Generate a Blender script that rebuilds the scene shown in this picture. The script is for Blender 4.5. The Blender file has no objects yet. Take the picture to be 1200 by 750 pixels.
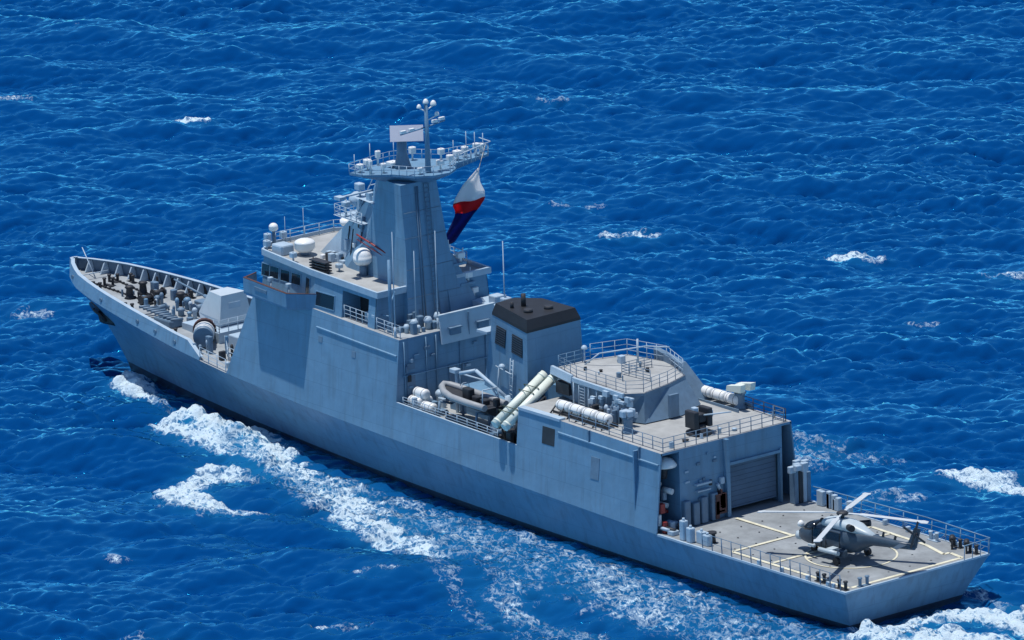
import bpy, math, random
import numpy as np
from mathutils import Vector, Matrix
R = math.radians
rnd = random.Random(7)
sc = bpy.context.scene
C = sc.collection

# ------------------------------------------------------------------ camera
F = Vector((0.76068962, -0.5975148, -0.2536284)); RT = Vector((-0.62417063, -0.78058788, -0.0330693)); UP = Vector((0.17821985, -0.18346287, 0.96673629))
cam = bpy.data.objects.new('camera', bpy.data.cameras.new('camera')); C.objects.link(cam)
M = Matrix((RT, UP, -F)).transposed().to_4x4(); M.translation = Vector((-383.56037411, 338.53619767, 157.79380163))
cam.matrix_world = M
cam.data.sensor_width = 36; cam.data.lens = 36 * 8469.987 / 1200
cam.data.clip_start = 5; cam.data.clip_end = 60000
sc.camera = cam
# ------------------------------------------------------------------ sky, sun, exposure
SUN = Vector((.11, .125, 1.0)).normalized()
el = math.asin(SUN.z)
w = bpy.data.worlds.new('World'); sc.world = w; w.use_nodes = True
nt = w.node_tree; bg = nt.nodes['Background']
sky = nt.nodes.new('ShaderNodeTexSky'); sky.sky_type = 'NISHITA'; sky.sun_disc = False
sky.sun_elevation = el; sky.sun_rotation = math.atan2(SUN.x, SUN.y)
sky.altitude = 3000; sky.air_density = 1.0; sky.dust_density = 0.1; sky.ozone_density = 5.0
nt.links.new(sky.outputs[0], bg.inputs[0]); bg.inputs[1].default_value = 0.13
sl = bpy.data.lights.new('sun', 'SUN'); sl.energy = 4.3; sl.angle = R(.53); sl.color = (1, .965, .92)
so = bpy.data.objects.new('sun', sl); C.objects.link(so)
so.rotation_euler = SUN.to_track_quat('Z', 'Y').to_euler(); so.location = (50, 0, 200)
vs = sc.view_settings; vs.view_transform = 'Standard'; vs.look = 'None'; vs.exposure = 0.0; vs.gamma = 1; vs.use_curve_mapping = False

# ------------------------------------------------------------------ materials
MAT = {}
def mat(name, col, rough=.55, var=.12, scale=1.2, metal=0, spec=.5, streak=0, streakcol=(.12,.11,.10), bump=0, coat=0, seams=False):
    m = bpy.data.materials.new(name); m.use_nodes = True; t = m.node_tree; b = t.nodes['Principled BSDF']
    b.inputs['Roughness'].default_value = rough; b.inputs['Metallic'].default_value = metal
    b.inputs['Specular IOR Level'].default_value = spec
    tc = t.nodes.new('ShaderNodeTexCoord')
    n = t.nodes.new('ShaderNodeTexNoise'); n.inputs['Scale'].default_value = scale; n.inputs['Detail'].default_value = 6; n.inputs['Roughness'].default_value = .65
    t.links.new(tc.outputs['Object'], n.inputs['Vector'])
    mr = t.nodes.new('ShaderNodeMapRange'); mr.inputs['From Min'].default_value = .3; mr.inputs['From Max'].default_value = .7
    mr.inputs['To Min'].default_value = 1 - var; mr.inputs['To Max'].default_value = 1 + var
    t.links.new(n.outputs['Fac'], mr.inputs['Value'])
    vm = t.nodes.new('ShaderNodeVectorMath'); vm.operation = 'SCALE'; vm.inputs[0].default_value = col
    t.links.new(mr.outputs[0], vm.inputs['Scale'])
    out = vm.outputs[0]
    if streak:
        mp = t.nodes.new('ShaderNodeMapping'); mp.inputs['Scale'].default_value = (1.1, 1.1, .10)
        t.links.new(tc.outputs['Object'], mp.inputs['Vector'])
        n2 = t.nodes.new('ShaderNodeTexNoise'); n2.inputs['Scale'].default_value = 1.6; n2.inputs['Detail'].default_value = 5
        t.links.new(mp.outputs[0], n2.inputs['Vector'])
        r2 = t.nodes.new('ShaderNodeMapRange'); r2.inputs['From Min'].default_value = .5; r2.inputs['From Max'].default_value = .78
        r2.inputs['To Max'].default_value = streak
        t.links.new(n2.outputs['Fac'], r2.inputs['Value'])
        mx = t.nodes.new('ShaderNodeMix'); mx.data_type = 'RGBA'; mx.inputs[7].default_value = (*streakcol, 1)
        t.links.new(r2.outputs[0], mx.inputs[0]); t.links.new(out, mx.inputs[6]); out = mx.outputs[2]
    if seams:
        sx = t.nodes.new('ShaderNodeSeparateXYZ'); t.links.new(tc.outputs['Object'], sx.inputs[0])
        cb = t.nodes.new('ShaderNodeCombineXYZ'); ad = t.nodes.new('ShaderNodeMath'); ad.operation = 'ADD'
        t.links.new(sx.outputs[0], ad.inputs[0]); t.links.new(sx.outputs[1], ad.inputs[1]); t.links.new(ad.outputs[0], cb.inputs[0]); t.links.new(sx.outputs[2], cb.inputs[1])
        bk = t.nodes.new('ShaderNodeTexBrick'); bk.inputs['Color1'].default_value = (1, 1, 1, 1); bk.inputs['Color2'].default_value = (.93, .94, .95, 1); bk.inputs['Mortar'].default_value = (.70, .73, .76, 1)
        bk.inputs['Scale'].default_value = 1; bk.inputs['Mortar Size'].default_value = .018; bk.inputs['Brick Width'].default_value = 4.4; bk.inputs['Row Height'].default_value = 1.75; bk.inputs['Mortar Smooth'].default_value = .3
        t.links.new(cb.outputs[0], bk.inputs['Vector'])
        ml2 = t.nodes.new('ShaderNodeMix'); ml2.data_type = 'RGBA'; ml2.blend_type = 'MULTIPLY'; ml2.inputs[0].default_value = 1
        t.links.new(out, ml2.inputs[6]); t.links.new(bk.outputs['Color'], ml2.inputs[7]); out = ml2.outputs[2]
    t.links.new(out, b.inputs['Base Color'])
    if bump:
        bt = t.nodes.new('ShaderNodeTexNoise'); bt.inputs['Scale'].default_value = .45; bt.inputs['Detail'].default_value = 3
        t.links.new(tc.outputs['Object'], bt.inputs['Vector'])
        bn = t.nodes.new('ShaderNodeBump'); bn.inputs['Strength'].default_value = bump; bn.inputs['Distance'].default_value = .12
        t.links.new(bt.outputs['Fac'], bn.inputs['Height']); t.links.new(bn.outputs[0], b.inputs['Normal'])
    MAT[name] = m; return m
GREY = (.135, .265, .40)
mat('hull_grey', (.135, .265, .40), .42, .12, .3, streak=.55, streakcol=(.085, .13, .18), bump=.9, seams=True)
mat('hull_dark', (.035, .05, .075), .4, .2, .6, streak=.3)
mat('grey', GREY, .5, .12, .45, streak=.42, streakcol=(.09, .13, .17), bump=.5, seams=True)
mat('light_grey', (.36, .47, .57), .5, .10, 1.2)
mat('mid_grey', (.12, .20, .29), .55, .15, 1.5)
mat('dark', (.022, .026, .034), .6, .3, 2)
mat('pale_grey', (.42, .52, .60), .5, .08, 1)
mat('door_grey', (.075, .135, .215), .75, .12, .6)
mat('blade', (.50, .55, .58), .45, .08, 1)
mat('black', (.009, .012, .018), .6, .3, 1)
mat('radar_skin', (.62, .60, .66), .6, .05, 1)
mat('gun_skin', (.46, .54, .60), .45, .06, 1)
mat('white', (.74, .76, .76), .35, .05, 1)
mat('cream', (.70, .76, .68), .4, .06, 1)
mat('deck', (.29, .325, .35), .8, .24, .5, streak=.25, streakcol=(.22, .22, .24))
mat('deck_warm', (.33, .345, .345), .8, .22, .45, streak=.2, streakcol=(.2, .2, .22))
mat('flight_deck', (.235, .26, .275), .85, .28, .4, streak=.3, streakcol=(.12, .12, .14))
mat('paint_line', (.62, .60, .46), .7, .22, 1.5)
mat('glass', (.012, .018, .026), .12, .1, 1, spec=.7)
mat('red', (.30, .035, .03), .5, .2, 1)
mat('rust', (.075, .032, .03), .75, .3, 2)
mat('green_dark', (.05, .075, .05), .6, .3, 2)
mat('rubber', (.30, .32, .34), .55, .1, 2)
mat('heli_grey', (.045, .072, .105), .4, .12, 1)
mat('heli_light', (.42, .50, .55), .4, .1, 1)
mat('rope', (.45, .43, .36), .8, .2, 5)
for nm, c in (('flag_white', (.80, .76, .76)), ('flag_red', (.62, .02, .03)), ('flag_blue', (.012, .025, .20))):
    m_ = mat(nm, c, .7, .06, 3); t_ = m_.node_tree; tr = t_.nodes.new('ShaderNodeBsdfTranslucent'); tr.inputs[0].default_value = (*[min(.95, k_ * 1.25) for k_ in c], 1)
    mx_ = t_.nodes.new('ShaderNodeMixShader'); mx_.inputs[0].default_value = .6; t_.links.new(t_.nodes['Principled BSDF'].outputs[0], mx_.inputs[1]); t_.links.new(tr.outputs[0], mx_.inputs[2]); t_.links.new(mx_.outputs[0], t_.nodes['Material Output'].inputs['Surface'])

# ------------------------------------------------------------------ mesh helpers
def V(*a): return Vector(a)
NOSPLIT = {'railing', 'ladder', 'louvre_rack', 'safety_net', 'hangar_door', 'intake_grille', 'deck_marking', 'hull', 'bulwark', 'superstructure', 'hangar', 'bridge', 'shell', 'strap', 'deck_rail', 'light_mast', 'director_deckhouse'}
class MB:
    def __init__(s): s.v = []; s.f = []; s.mi = []; s.sm = []; s.cur = 0; s.rng = []
    def add(s, vs_, fs, smooth=False):
        o = len(s.v); s.v += [tuple(p) for p in vs_]
        f0 = len(s.f)
        for f in fs: s.f.append([i + o for i in f]); s.mi.append(s.cur); s.sm.append(smooth)
        s.rng.append((o, len(s.v), f0, len(s.f)))
    def m(s, i): s.cur = i; return s
    def hexa(s, b, t):
        n = len(b); k = list(range(n))
        s.add(list(b) + list(t), [k[::-1], [i + n for i in k]] + [[i, (i + 1) % n, (i + 1) % n + n, i + n] for i in k]); return s
    def box(s, x0, x1, y0, y1, z0, z1, bev=0):
        x0, x1 = min(x0, x1), max(x0, x1); y0, y1 = min(y0, y1), max(y0, y1)
        if bev:
            b = bev
            def ring(e, z): return [(x0 + e, y0, z), (x1 - e, y0, z), (x1, y0 + e, z), (x1, y1 - e, z), (x1 - e, y1, z), (x0 + e, y1, z), (x0, y1 - e, z), (x0, y0 + e, z)]
            def ring2(z): return [(x0 + b, y0 + b * .3, z), (x1 - b, y0 + b * .3, z), (x1 - b * .3, y0 + b, z), (x1 - b * .3, y1 - b, z), (x1 - b, y1 - b * .3, z), (x0 + b, y1 - b * .3, z), (x0 + b * .3, y1 - b, z), (x0 + b * .3, y0 + b, z)]
            s.hexa(ring(b, z0), ring(b, z1 - b * .7)); s.hexa(ring(b, z1 - b * .7), ring2(z1)); return s
        return s.hexa([(x0, y0, z0), (x1, y0, z0), (x1, y1, z0), (x0, y1, z0)], [(x0, y0, z1), (x1, y0, z1), (x1, y1, z1), (x0, y1, z1)])
    def cyl(s, p, q, r0, r1=None, n=10, caps=True):
        p = Vector(p); q = Vector(q); r1 = r0 if r1 is None else r1
        d = (q - p); d.normalize(); a = d.orthogonal().normalized(); b = d.cross(a)
        A = []
        for c, r in ((p, r0), (q, r1)):
            for i in range(n):
                t = 2 * math.pi * i / n; A.append(c + a * math.cos(t) * r + b * math.sin(t) * r)
        s.add(A, [[i, (i + 1) % n, (i + 1) % n + n, i + n] for i in range(n)], True)
        if caps: s.add(A, [list(range(n))[::-1], list(range(n, 2 * n))])
        return s
    def path(s, pts, r, n=5):
        for a, b in zip(pts, pts[1:]): s.cyl(a, b, r, None, n, True)
        return s
    def lathe(s, c, prof, n=14, ax='z'):
        c = Vector(c); vs_ = []
        for r, z in prof:
            for i in range(n):
                t = 2 * math.pi * i / n; a, b = r * math.cos(t), r * math.sin(t)
                vs_.append(c + (V(a, b, z) if ax == 'z' else V(z, a, b) if ax == 'x' else V(a, z, b)))
        fs = []
        for j in range(len(prof) - 1):
            for i in range(n): fs.append([j * n + i, j * n + (i + 1) % n, (j + 1) * n + (i + 1) % n, (j + 1) * n + i])
        fs += [list(range(n))[::-1], [(len(prof) - 1) * n + i for i in range(n)]]
        s.add(vs_, fs, True); return s
    def dome(s, c, r, zs=1, n=14):
        pr = [(r * math.cos(a), r * zs * math.sin(a)) for a in [math.pi / 2 * k / 6 for k in range(6)]] + [(r * .05, r * zs)]
        return s.lathe(c, pr, n)
    def loft(s, rings, closed=True, smooth=True, caps=True):
        n = len(rings[0]); vs_ = [p for r in rings for p in r]; fs = []
        for j in range(len(rings) - 1):
            for i in range(n if closed else n - 1): fs.append([j * n + i, j * n + (i + 1) % n, (j + 1) * n + (i + 1) % n, (j + 1) * n + i])
        s.add(vs_, fs, smooth)
        if caps and closed: s.add(vs_, [list(range(n))[::-1], [(len(rings) - 1) * n + i for i in range(n)]])
        return s
    def build(s, name, mats, parent=None, label=None, kind=None, loc=None):
        if name in NOSPLIT or len(s.rng) < 2: return s._build(name, mats, parent, label, kind, loc)
        B = np.array([[*np.min(s.v[a:b], 0), *np.max(s.v[a:b], 0)] for a, b, _, _ in s.rng]); e = .04; n = len(B); par = list(range(n))
        def find(i):
            while par[i] != i: par[i] = par[par[i]]; i = par[i]
            return i
        for i in range(n):
            hit = np.where(((B[i, :3] - e <= B[:, 3:]) & (B[i, 3:] + e >= B[:, :3])).all(1))[0]
            for j in hit:
                a, b = find(i), find(int(j))
                if a != b: par[b] = a
        gr = {}
        for i in range(n): gr.setdefault(find(i), []).append(i)
        if len(gr) == 1: return s._build(name, mats, parent, label, kind, loc)
        outs = []
        for ids in sorted(gr.values(), key=lambda g: -len(g)):
            m2 = MB()
            for i in ids:
                a, b, fa, fb2 = s.rng[i]; o = len(m2.v); m2.v += s.v[a:b]
                for k in range(fa, fb2): m2.f.append([q - a + o for q in s.f[k]]); m2.mi.append(s.mi[k]); m2.sm.append(s.sm[k])
            outs.append(m2._build(name, mats, parent, label, kind, loc))
        return outs[0]
    def _build(s, name, mats, parent=None, label=None, kind=None, loc=None):
        me = bpy.data.meshes.new(name); me.from_pydata(s.v, [], s.f)
        if isinstance(mats, str): mats = [mats]
        for m_ in mats: me.materials.append(MAT[m_])
        me.polygons.foreach_set('material_index', s.mi); me.polygons.foreach_set('use_smooth', s.sm)
        me.update()
        import bmesh
        b = bmesh.new(); b.from_mesh(me); bmesh.ops.remove_doubles(b, verts=b.verts, dist=1e-5); bmesh.ops.recalc_face_normals(b, faces=b.faces)
        b.to_mesh(me); b.free()
        o = bpy.data.objects.new(name, me); C.objects.link(o)
        if parent: o.parent = parent
        if loc: o.location = loc
        if label: o['label'] = label
        if kind: o['kind'] = kind
        return o
def thing(name, label, cat, loc=(0, 0, 0), rz=0, group=None):
    o = bpy.data.objects.new(name, None); C.objects.link(o); o.location = loc; o.rotation_euler = (0, 0, rz)
    o['label'] = label; o['category'] = cat
    if group: o['group'] = group
    o.empty_display_size = .5
    return o
def kids(o): return [c for c in bpy.data.objects if c.parent == o]
def dup(o, loc, rz=None, label=None, group=None, parent=None, ks=None):
    c = o.copy(); C.objects.link(c); c.location = loc
    if rz is not None: c.rotation_euler = (0, 0, rz)
    if parent: c.parent = parent
    if label: c['label'] = label
    if group: c['group'] = group
    for k in kids(o):
        g = k.copy(); C.objects.link(g); g.parent = c
        for k2 in kids(k):
            h = k2.copy(); C.objects.link(h); h.parent = g
    return c
def ip(x, t): return float(np.interp(x, [a for a, _ in t], [b for _, b in t]))

# ------------------------------------------------------------------ ship lines (x forward from the stern, y to port, z up from the water)
ZK = [(0, 3.5), (21.6, 3.45), (42, 4.0), (55, 4.5), (66, 4.85), (77, 5.4), (86, 6.05), (95, 6.7), (107.5, 7.45)]
YK = [(0, 7.15), (10, 7.15), (45, 7.1), (58, 7.0), (66, 6.85), (73, 6.65), (80, 6.35), (85, 6.0), (90, 5.4), (93.5, 4.95), (97, 4.35), (100, 3.75), (103, 2.9), (105, 2.0), (106.6, 1.1), (107.4, .35), (107.5, .02)]
YW = [(0, 5.4), (8, 5.8), (20, 5.9), (38, 5.75), (52, 5.25), (64, 4.4), (77, 3.2), (88, 1.9), (96, .65), (99, .1), (100, .02)]
def zk(x): return ip(x, ZK)
def yk(x): return ip(x, YK)
def ys(x, z): return yk(x) - .105 * (z - zk(x))
def lift(x): return .04 * max(0, x - 40)
def zb(x): return 11.85 + lift(x)       # bridge deck
def zr(x): return 14.45 + lift(x)       # bridge roof

ship = thing('warship', 'long grey naval frigate under way with helicopter deck at its stern', 'warship')

# hull
xs = [0, 1, 3, 6, 10, 15, 21.6, 28, 35, 42, 48, 55, 61, 66, 70, 74, 77, 80, 83, 86, 89, 92, 95, 97, 99, 101, 103, 104.5, 106, 107, 107.4, 107.5]
def xw_of(x):
    a = 1.5 + x * (83.5 / 85) if x < 85 else 85 + (x - 85) * (14.5 / 22.5)
    return a
fr = [-.75, -.35, -.12, 0, .11, .34, .5, .66, .8, .92, 1]
def hull_ring(x, sgn):
    xw = xw_of(x); yw = ip(xw, YW); z1 = zk(x); y1 = yk(x); out = []
    bow = max(0, min(1, (x - 60) / 40)); p = 1.15 + .7 * bow
    for f in fr:
        if f < 0:
            out.append((xw + (xw - 50) * .02 * f, sgn * yw * (1 + f * .7 - f * f * .5), f * 3.5))
        else:
            out.append((xw + (x - xw) * (f ** (1 + .25 * bow)), sgn * (yw + (y1 - yw) * f ** p), z1 * f))
    return out
mb = MB()
for sgn in (1, -1):
    rings = [hull_ring(x, sgn) for x in xs]
    n = len(fr)
    for j in range(len(rings) - 1):
        for i in range(n - 1):
            mb.m(1 if i < 4 else 0).add([rings[j][i], rings[j + 1][i], rings[j + 1][i + 1], rings[j][i + 1]], [[0, 1, 2, 3]], True)
a = hull_ring(0, 1); b = hull_ring(0, -1)
for i in range(len(fr) - 1): mb.m(1 if i < 4 else 0).add([a[i], b[i], b[i + 1], a[i + 1]], [[0, 1, 2, 3]])
a = hull_ring(107.5, 1); b = hull_ring(107.5, -1)
for i in range(len(fr) - 1): mb.m(0).add([a[i], b[i], b[i + 1], a[i + 1]], [[0, 1, 2, 3]])
hull = mb.build('hull', ['hull_grey', 'hull_dark'], ship)

# foredeck
fx = [x for x in xs if x >= 74]
mb = MB()
for a, b in zip(fx, fx[1:]):
    mb.add([(a, yk(a) - .02, zk(a)), (b, yk(b) - .02, zk(b)), (b, -yk(b) + .02, zk(b)), (a, -yk(a) + .02, zk(a))], [[0, 1, 2, 3]])
mb.build('foredeck', 'deck', ship)
# bow bulwark, a thick plate rising from the knuckle
def btop(x): return zk(x) + 1.12 * min(1, max(0, (x - 80.5) / 2.2)) + .02
bx = [x for x in [81, 83, 85, 87, 89, 92, 95, 97, 99, 101, 103, 104.5, 106, 107, 107.4, 107.5]]
mb = MB()
def brow(x, s):
    y = yk(x); h = btop(x) - zk(x); yo = y - .20 * h; cap = .16
    if y < .5: return [(x + .01, s * y, zk(x)), (x, s * y, btop(x)), (x - .3, s * y * .9, btop(x)), (x - .3, s * y * .9, btop(x) - .08), (x - .08, s * y * .9, btop(x) - .09), (x - .08, s * y * .9, zk(x) + .01)]
    return [(x, s * y, zk(x)), (x, s * yo, btop(x)), (x - .04, s * (yo - .36), btop(x)), (x - .04, s * (yo - .36), btop(x) - .07), (x - .01, s * (yo - .07), btop(x) - .09), (x, s * (y - .09), zk(x) + .01)]
for s in (1, -1):
    r = [brow(x, s) for x in bx]
    for j in range(len(r) - 1):
        for i in range(5): mb.m(1 if i in (1,) else 2 if i == 4 else 0).add([r[j][i], r[j + 1][i], r[j + 1][i + 1], r[j][i + 1]], [[0, 1, 2, 3]], False)  # inner face takes a darker grey: its shade is put into the colour
    mb.m(0).add(r[0], [[0, 1, 2, 3, 4, 5]])
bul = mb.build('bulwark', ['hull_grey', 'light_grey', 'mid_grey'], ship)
# triangular stays inside the bulwark
for s in (1, -1):
    x = 82.4
    while x < 106.2:
        y = yk(x) - .14; z = zk(x)
        if y > 1.0:
            m2 = MB(); w_ = .075
            pts = [(y, z + .02), (y - .95, z + .02), (y - .85, z + .2), (y - .48, z + .98), (y - .22, z + 1.0)]
            m2.hexa([(x - w_, s * p[0], p[1]) for p in pts], [(x + w_, s * p[0], p[1]) for p in pts])
            m2.build('bulwark_stay', 'light_grey', ship)
        x += 1.25
# ------------------------------------------------------------------ flight deck
mb = MB(); st = [0, 3, 6, 10, 15, 21.6, 26]
for a, b in zip(st, st[1:]):
    mb.add([(a, 7.13, zk(a) + .005), (b, 7.13, zk(b) + .005), (b, -7.13, zk(b) + .005), (a, -7.13, zk(a) + .005)], [[0, 1, 2, 3]])
fd = mb.build('flight_deck', 'flight_deck', ship)
ml = MB(); zl = 3.525
def line(p, q, wd=.28):
    p = Vector(p); q = Vector(q); d = (q - p).normalized(); nn = V(-d.y, d.x) * wd / 2
    ml.add([(*(p + nn), zl), (*(q + nn), zl), (*(q - nn), zl), (*(p - nn), zl)], [[0, 1, 2, 3]])
for a, b in (((.7, 5.9), (.7, -5.0)), ((.7, -5.0), (2.2, -5.2)), ((2.3, -5.2), (2.3, -4.6)), ((2.3, -4.6), (5, -5.3)), ((5, -5.3), (11.5, -5.6)), ((.8, 6.1), (14, 6.1)),
             ((14.0, 6.1), (14.0, -1.6)), ((20.6, .1), (14.2, .1)), ((9.6, 6.0), (9.6, 1.4)), ((8.7, 3.4), (8.7, -1.0)), ((9.2, -5.4), (9.2, -3.0)), ((11.6, -5.6), (11.6, -3.2))):
    line(a, b, .32)
nn = 40
for k in range(nn):
    t0, t1 = 2 * math.pi * k / nn, 2 * math.pi * (k + 1) / nn; z = zl + .004
    ml.add([(7 + r * math.cos(t), .4 + r * math.sin(t), z) for r, t in ((3.35, t0), (3.35, t1), (3.5, t1), (3.5, t0))], [[0, 1, 2, 3]])
ml.build('deck_marking', 'paint_line', fd)
mb = MB()
for i_ in range(9):
    for j_ in range(6):
        mb.lathe((1.8 + i_ * 2.1, -5.0 + j_ * 2.1, 3.512), [(.08, 0), (.07, .012)], 8)
NOSPLIT.add('tie_down_point'); mb.build('tie_down_point', 'dark', fd, kind='stuff')
# waterway edge (light lip)
mb = MB()
for s in (1, -1):
    r = [[(x, s * 7.16, zk(x) - .10), (x, s * 7.16, zk(x) + .06), (x, s * 6.98, zk(x) + .06), (x, s * 6.98, zk(x) + .01)] for x in (0, 5, 10, 15, 21.5)]
    mb.loft(r, closed=False, smooth=False)
mb.box(-.05, .12, -7.14, 7.14, 3.42, 3.56)
mb.build('deck_edge', 'light_grey', fd)

# ------------------------------------------------------------------ superstructure blocks (flush with the hull sides)
def block(name, bxs, topf, txs=None, material='grey', topmat='deck', yin=0):
    """bxs bottom stations, txs matching top stations"""
    txs = txs or bxs; mb = MB(); P = []
    for xb, xt in zip(bxs, txs):
        zt = topf(xt); zb0 = zk(xb); ymid = []
        y0 = yk(xb); y1 = ys(xt, zt) - yin
        P.append([(xb, y0, zb0), (xt, y1, zt), (xt, -y1, zt), (xb, -y0, zb0)])
    for a, b in zip(P, P[1:]):
        mb.m(0).add([a[0], b[0], b[1], a[1]], [[0, 1, 2, 3]]); mb.m(1).add([a[1], b[1], b[2], a[2]], [[0, 1, 2, 3]]); mb.m(0).add([a[2], b[2], b[3], a[3]], [[0, 1, 2, 3]])
    mb.m(0).add(P[0], [[0, 1, 2, 3]]); mb.m(0).add(P[-1], [[0, 1, 2, 3]])
    return mb.build(name, [material, topmat], ship)
sup = block('superstructure', [54, 58, 62, 66, 70, 74, 77], lambda x: zb(x), [54, 57.5, 61, 64.5, 68, 71, 73.3])
# low midships side walls and boat deck (x 38.8..54)
zs_mid = lambda x: 7.0 + .03 * (x - 39)
mb = MB(); zd = 6.62
for s in (1, -1):
    r = []
    for x in (38.75, 43, 48, 54.0):
        zt = zs_mid(x); y0 = yk(x); y1 = ys(x, zt)
        r.append([(x, s * y0, zk(x)), (x, s * y1, zt), (x, s * (y1 - .16), zt), (x, s * (y1 - .12), zd)])
    for j in range(3):
        for i in range(3): mb.m(1 if i == 1 else 0).add([r[j][i], r[j + 1][i], r[j + 1][i + 1], r[j][i + 1]], [[0, 1, 2, 3]])
mid = mb.build('midships_side', ['grey', 'light_grey'], ship)
mb = MB(); mb.hexa([(38.75, 6.7, zd - .1), (54, 6.7, zd - .1), (54, -6.7, zd - .1), (38.75, -6.7, zd - .1)], [(38.75, 6.7, zd), (54, 6.7, zd + .1), (54, -6.7, zd + .1), (38.75, -6.7, zd)])
mb.build('boat_deck', 'deck_warm', ship)
# gunwale ledges (cast the thin shadow line) on block and hangar side
def ledge(x0, x1, zf, name='side_ledge'):
    for s in (1, -1):
        r = []
        for x in np.linspace(x0, x1, 6):
            z = zf(x); y = ys(x, z)
            r.append([(x, s * (y - .03), z + .10), (x, s * (y + .10), z + .05), (x, s * (y + .10), z - .05), (x, s * (y - .03), z - .10)])
        MB().loft(r, closed=True, smooth=False).build(name, 'grey', ship)
ledge(54.2, 64.8, lambda x: zb(x) - 1.35)
# ------------------------------------------------------------------ hangar block
zh = lambda x: 9.65 + .02 * (x - 21.6)
mb = MB()
for s in (1, -1):
    P = []
    for x in (21.6, 26, 31, 35, 38.75):
        zt = zh(x); P.append([(x, s * yk(x), zk(x)), (x, s * ys(x, zt), zt)])
    for a, b in zip(P, P[1:]): mb.m(0).add([a[0], b[0], b[1], a[1]], [[0, 1, 2, 3]])
    # inner skin of the alcove by the flight deck
    a0 = (21.6, s * (yk(21.6) - .12), 3.46); a1 = (21.6, s * (ys(21.6, 9.6) - .12), 9.6); b0 = (24.2, s * (yk(24) - .12), 3.46); b1 = (24.2, s * (ys(24.2, 9.6) - .12), 9.6)
    mb.add([a0, b0, b1, a1], [[0, 1, 2, 3]]); mb.add([P[0][0], a0, a1, P[0][1]], [[0, 1, 2, 3]])
# roof
y1 = lambda x: ys(x, zh(x))
for a, b in zip((21.6, 26, 31, 35), (26, 31, 35, 38.75)):
    mb.m(1).add([(a, y1(a), zh(a)), (b, y1(b), zh(b)), (b, -y1(b), zh(b)), (a, -y1(a), zh(a))], [[0, 1, 2, 3]])
mb.m(0).add([(21.6, y1(21.6) - .02, 9.45), (24.3, y1(24) - .02, 9.45), (24.3, -y1(24) + .02, 9.45), (21.6, -y1(21.6) + .02, 9.45)], [[0, 1, 2, 3]])
mb.add([(21.6, y1(21.6), 9.65), (21.6, -y1(21.6), 9.65), (21.6, -y1(21.6), 9.45), (21.6, y1(21.6), 9.45)], [[0, 1, 2, 3]])
# walls: aft core with door opening
yd0, yd1, zdt = .05, -5.15, 7.45
yc = 4.7
def wall(x, ya, yb, za, zb_): mb.box(x, x + .15, ya, yb, za, zb_)
wall(21.62, yc, yd0, 3.46, 9.449); wall(21.62, yd1, -5.5, 3.46, 9.449); wall(21.62, yd0, yd1, zdt, 9.449)
mb.box(21.78, 24.2, yc - .15, yc, 3.46, 9.449); mb.box(21.78, 24.2, -5.5, -5.35, 3.46, 9.449)
mb.box(24.2, 24.35, yc, 7.0, 3.46, 9.449); mb.box(24.2, 24.35, -7.0, -5.5, 3.46, 9.449)
# forward wall
x = 38.75; mb.add([(x, yk(x), zk(x)), (x, ys(x, zh(x)), zh(x)), (x, -ys(x, zh(x)), zh(x)), (x, -yk(x), zk(x))], [[0, 1, 2, 3]])
hang = mb.build('hangar', ['grey', 'deck_warm'], ship)
ledge(21.8, 33.8, lambda x: zh(x) - .95)
mb = MB()
for s in (1, -1):
    for x in (24.0, 30.0): 
        z = zh(x); mb.box(x, x + .12, s * (ys(x, z) - .05), s * (ys(x, z - .9) + .08), z - .9, z + .02)
mb.build('side_rib', 'mid_grey', hang)
# interior + shutter
mb = MB(); mb.box(30, 30.1, yd1, yd0, 3.5, zdt); mb.build('hangar_interior', 'dark', hang)
mb = MB()
nseg = 9; z0 = 4.0
for k in range(nseg):
    za = z0 + (zdt - z0) * k / nseg; zb_ = z0 + (zdt - z0) * (k + 1) / nseg
    mb.hexa([(21.96, yd0 - .02, za), (21.96, yd1 + .02, za), (22.06, yd1 + .02, za), (22.06, yd0 - .02, za)], [(21.95, yd0 - .02, zb_ - .015), (21.95, yd1 + .02, zb_ - .015), (22.06, yd1 + .02, zb_ - .03), (22.06, yd0 - .02, zb_ - .03)])
mb.box(21.92, 22.08, yd1 + .02, yd0 - .02, z0 - .14, z0 - .01)
mb.build('hangar_door', 'door_grey', hang)
mb = MB(); mb.box(21.2, 21.62, yd0, yd0 + .32, 3.5, 9.6); mb.box(21.45, 21.62, yd1 - .18, yd1, 3.5, 7.8); mb.box(21.40, 21.62, yd1, yd0, zdt, zdt + .22)
mb.build('door_frame', 'grey', hang)
# hull side openings and doors
def side_panel(name, x0, x1, z0, z1, m_, d=.03, parent=ship, s=1):
    mb = MB()
    def p(x, z, o): return (x, s * (ys(x, z) + o), z)
    mb.hexa([p(x0, z0, -.05), p(x1, z0, -.05), p(x1, z0, d), p(x0, z0, d)], [p(x0, z1, -.05), p(x1, z1, -.05), p(x1, z1, d), p(x0, z1, d)])
    return mb.build(name, m_, parent)
side_panel('side_door', 34.2, 35.7, 7.75, 9.1, 'dark', .02, hang); side_panel('side_door', 28.7, 29.7, 6.2, 7.9, 'mid_grey', .035, hang)
mb = MB(); mb.box(33.6, 38.7, ys(36, 9.9) - .5, ys(36, 9.9) + .12, zh(36) - .12, zh(36) + .10); mb.build('side_ledge', 'light_grey', hang)
for x, z in ((64, 10.6), (59.5, 10.2)): side_panel('hatch', x, x + .5, z - .25, z + .25, 'mid_grey', .03, sup)

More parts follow.
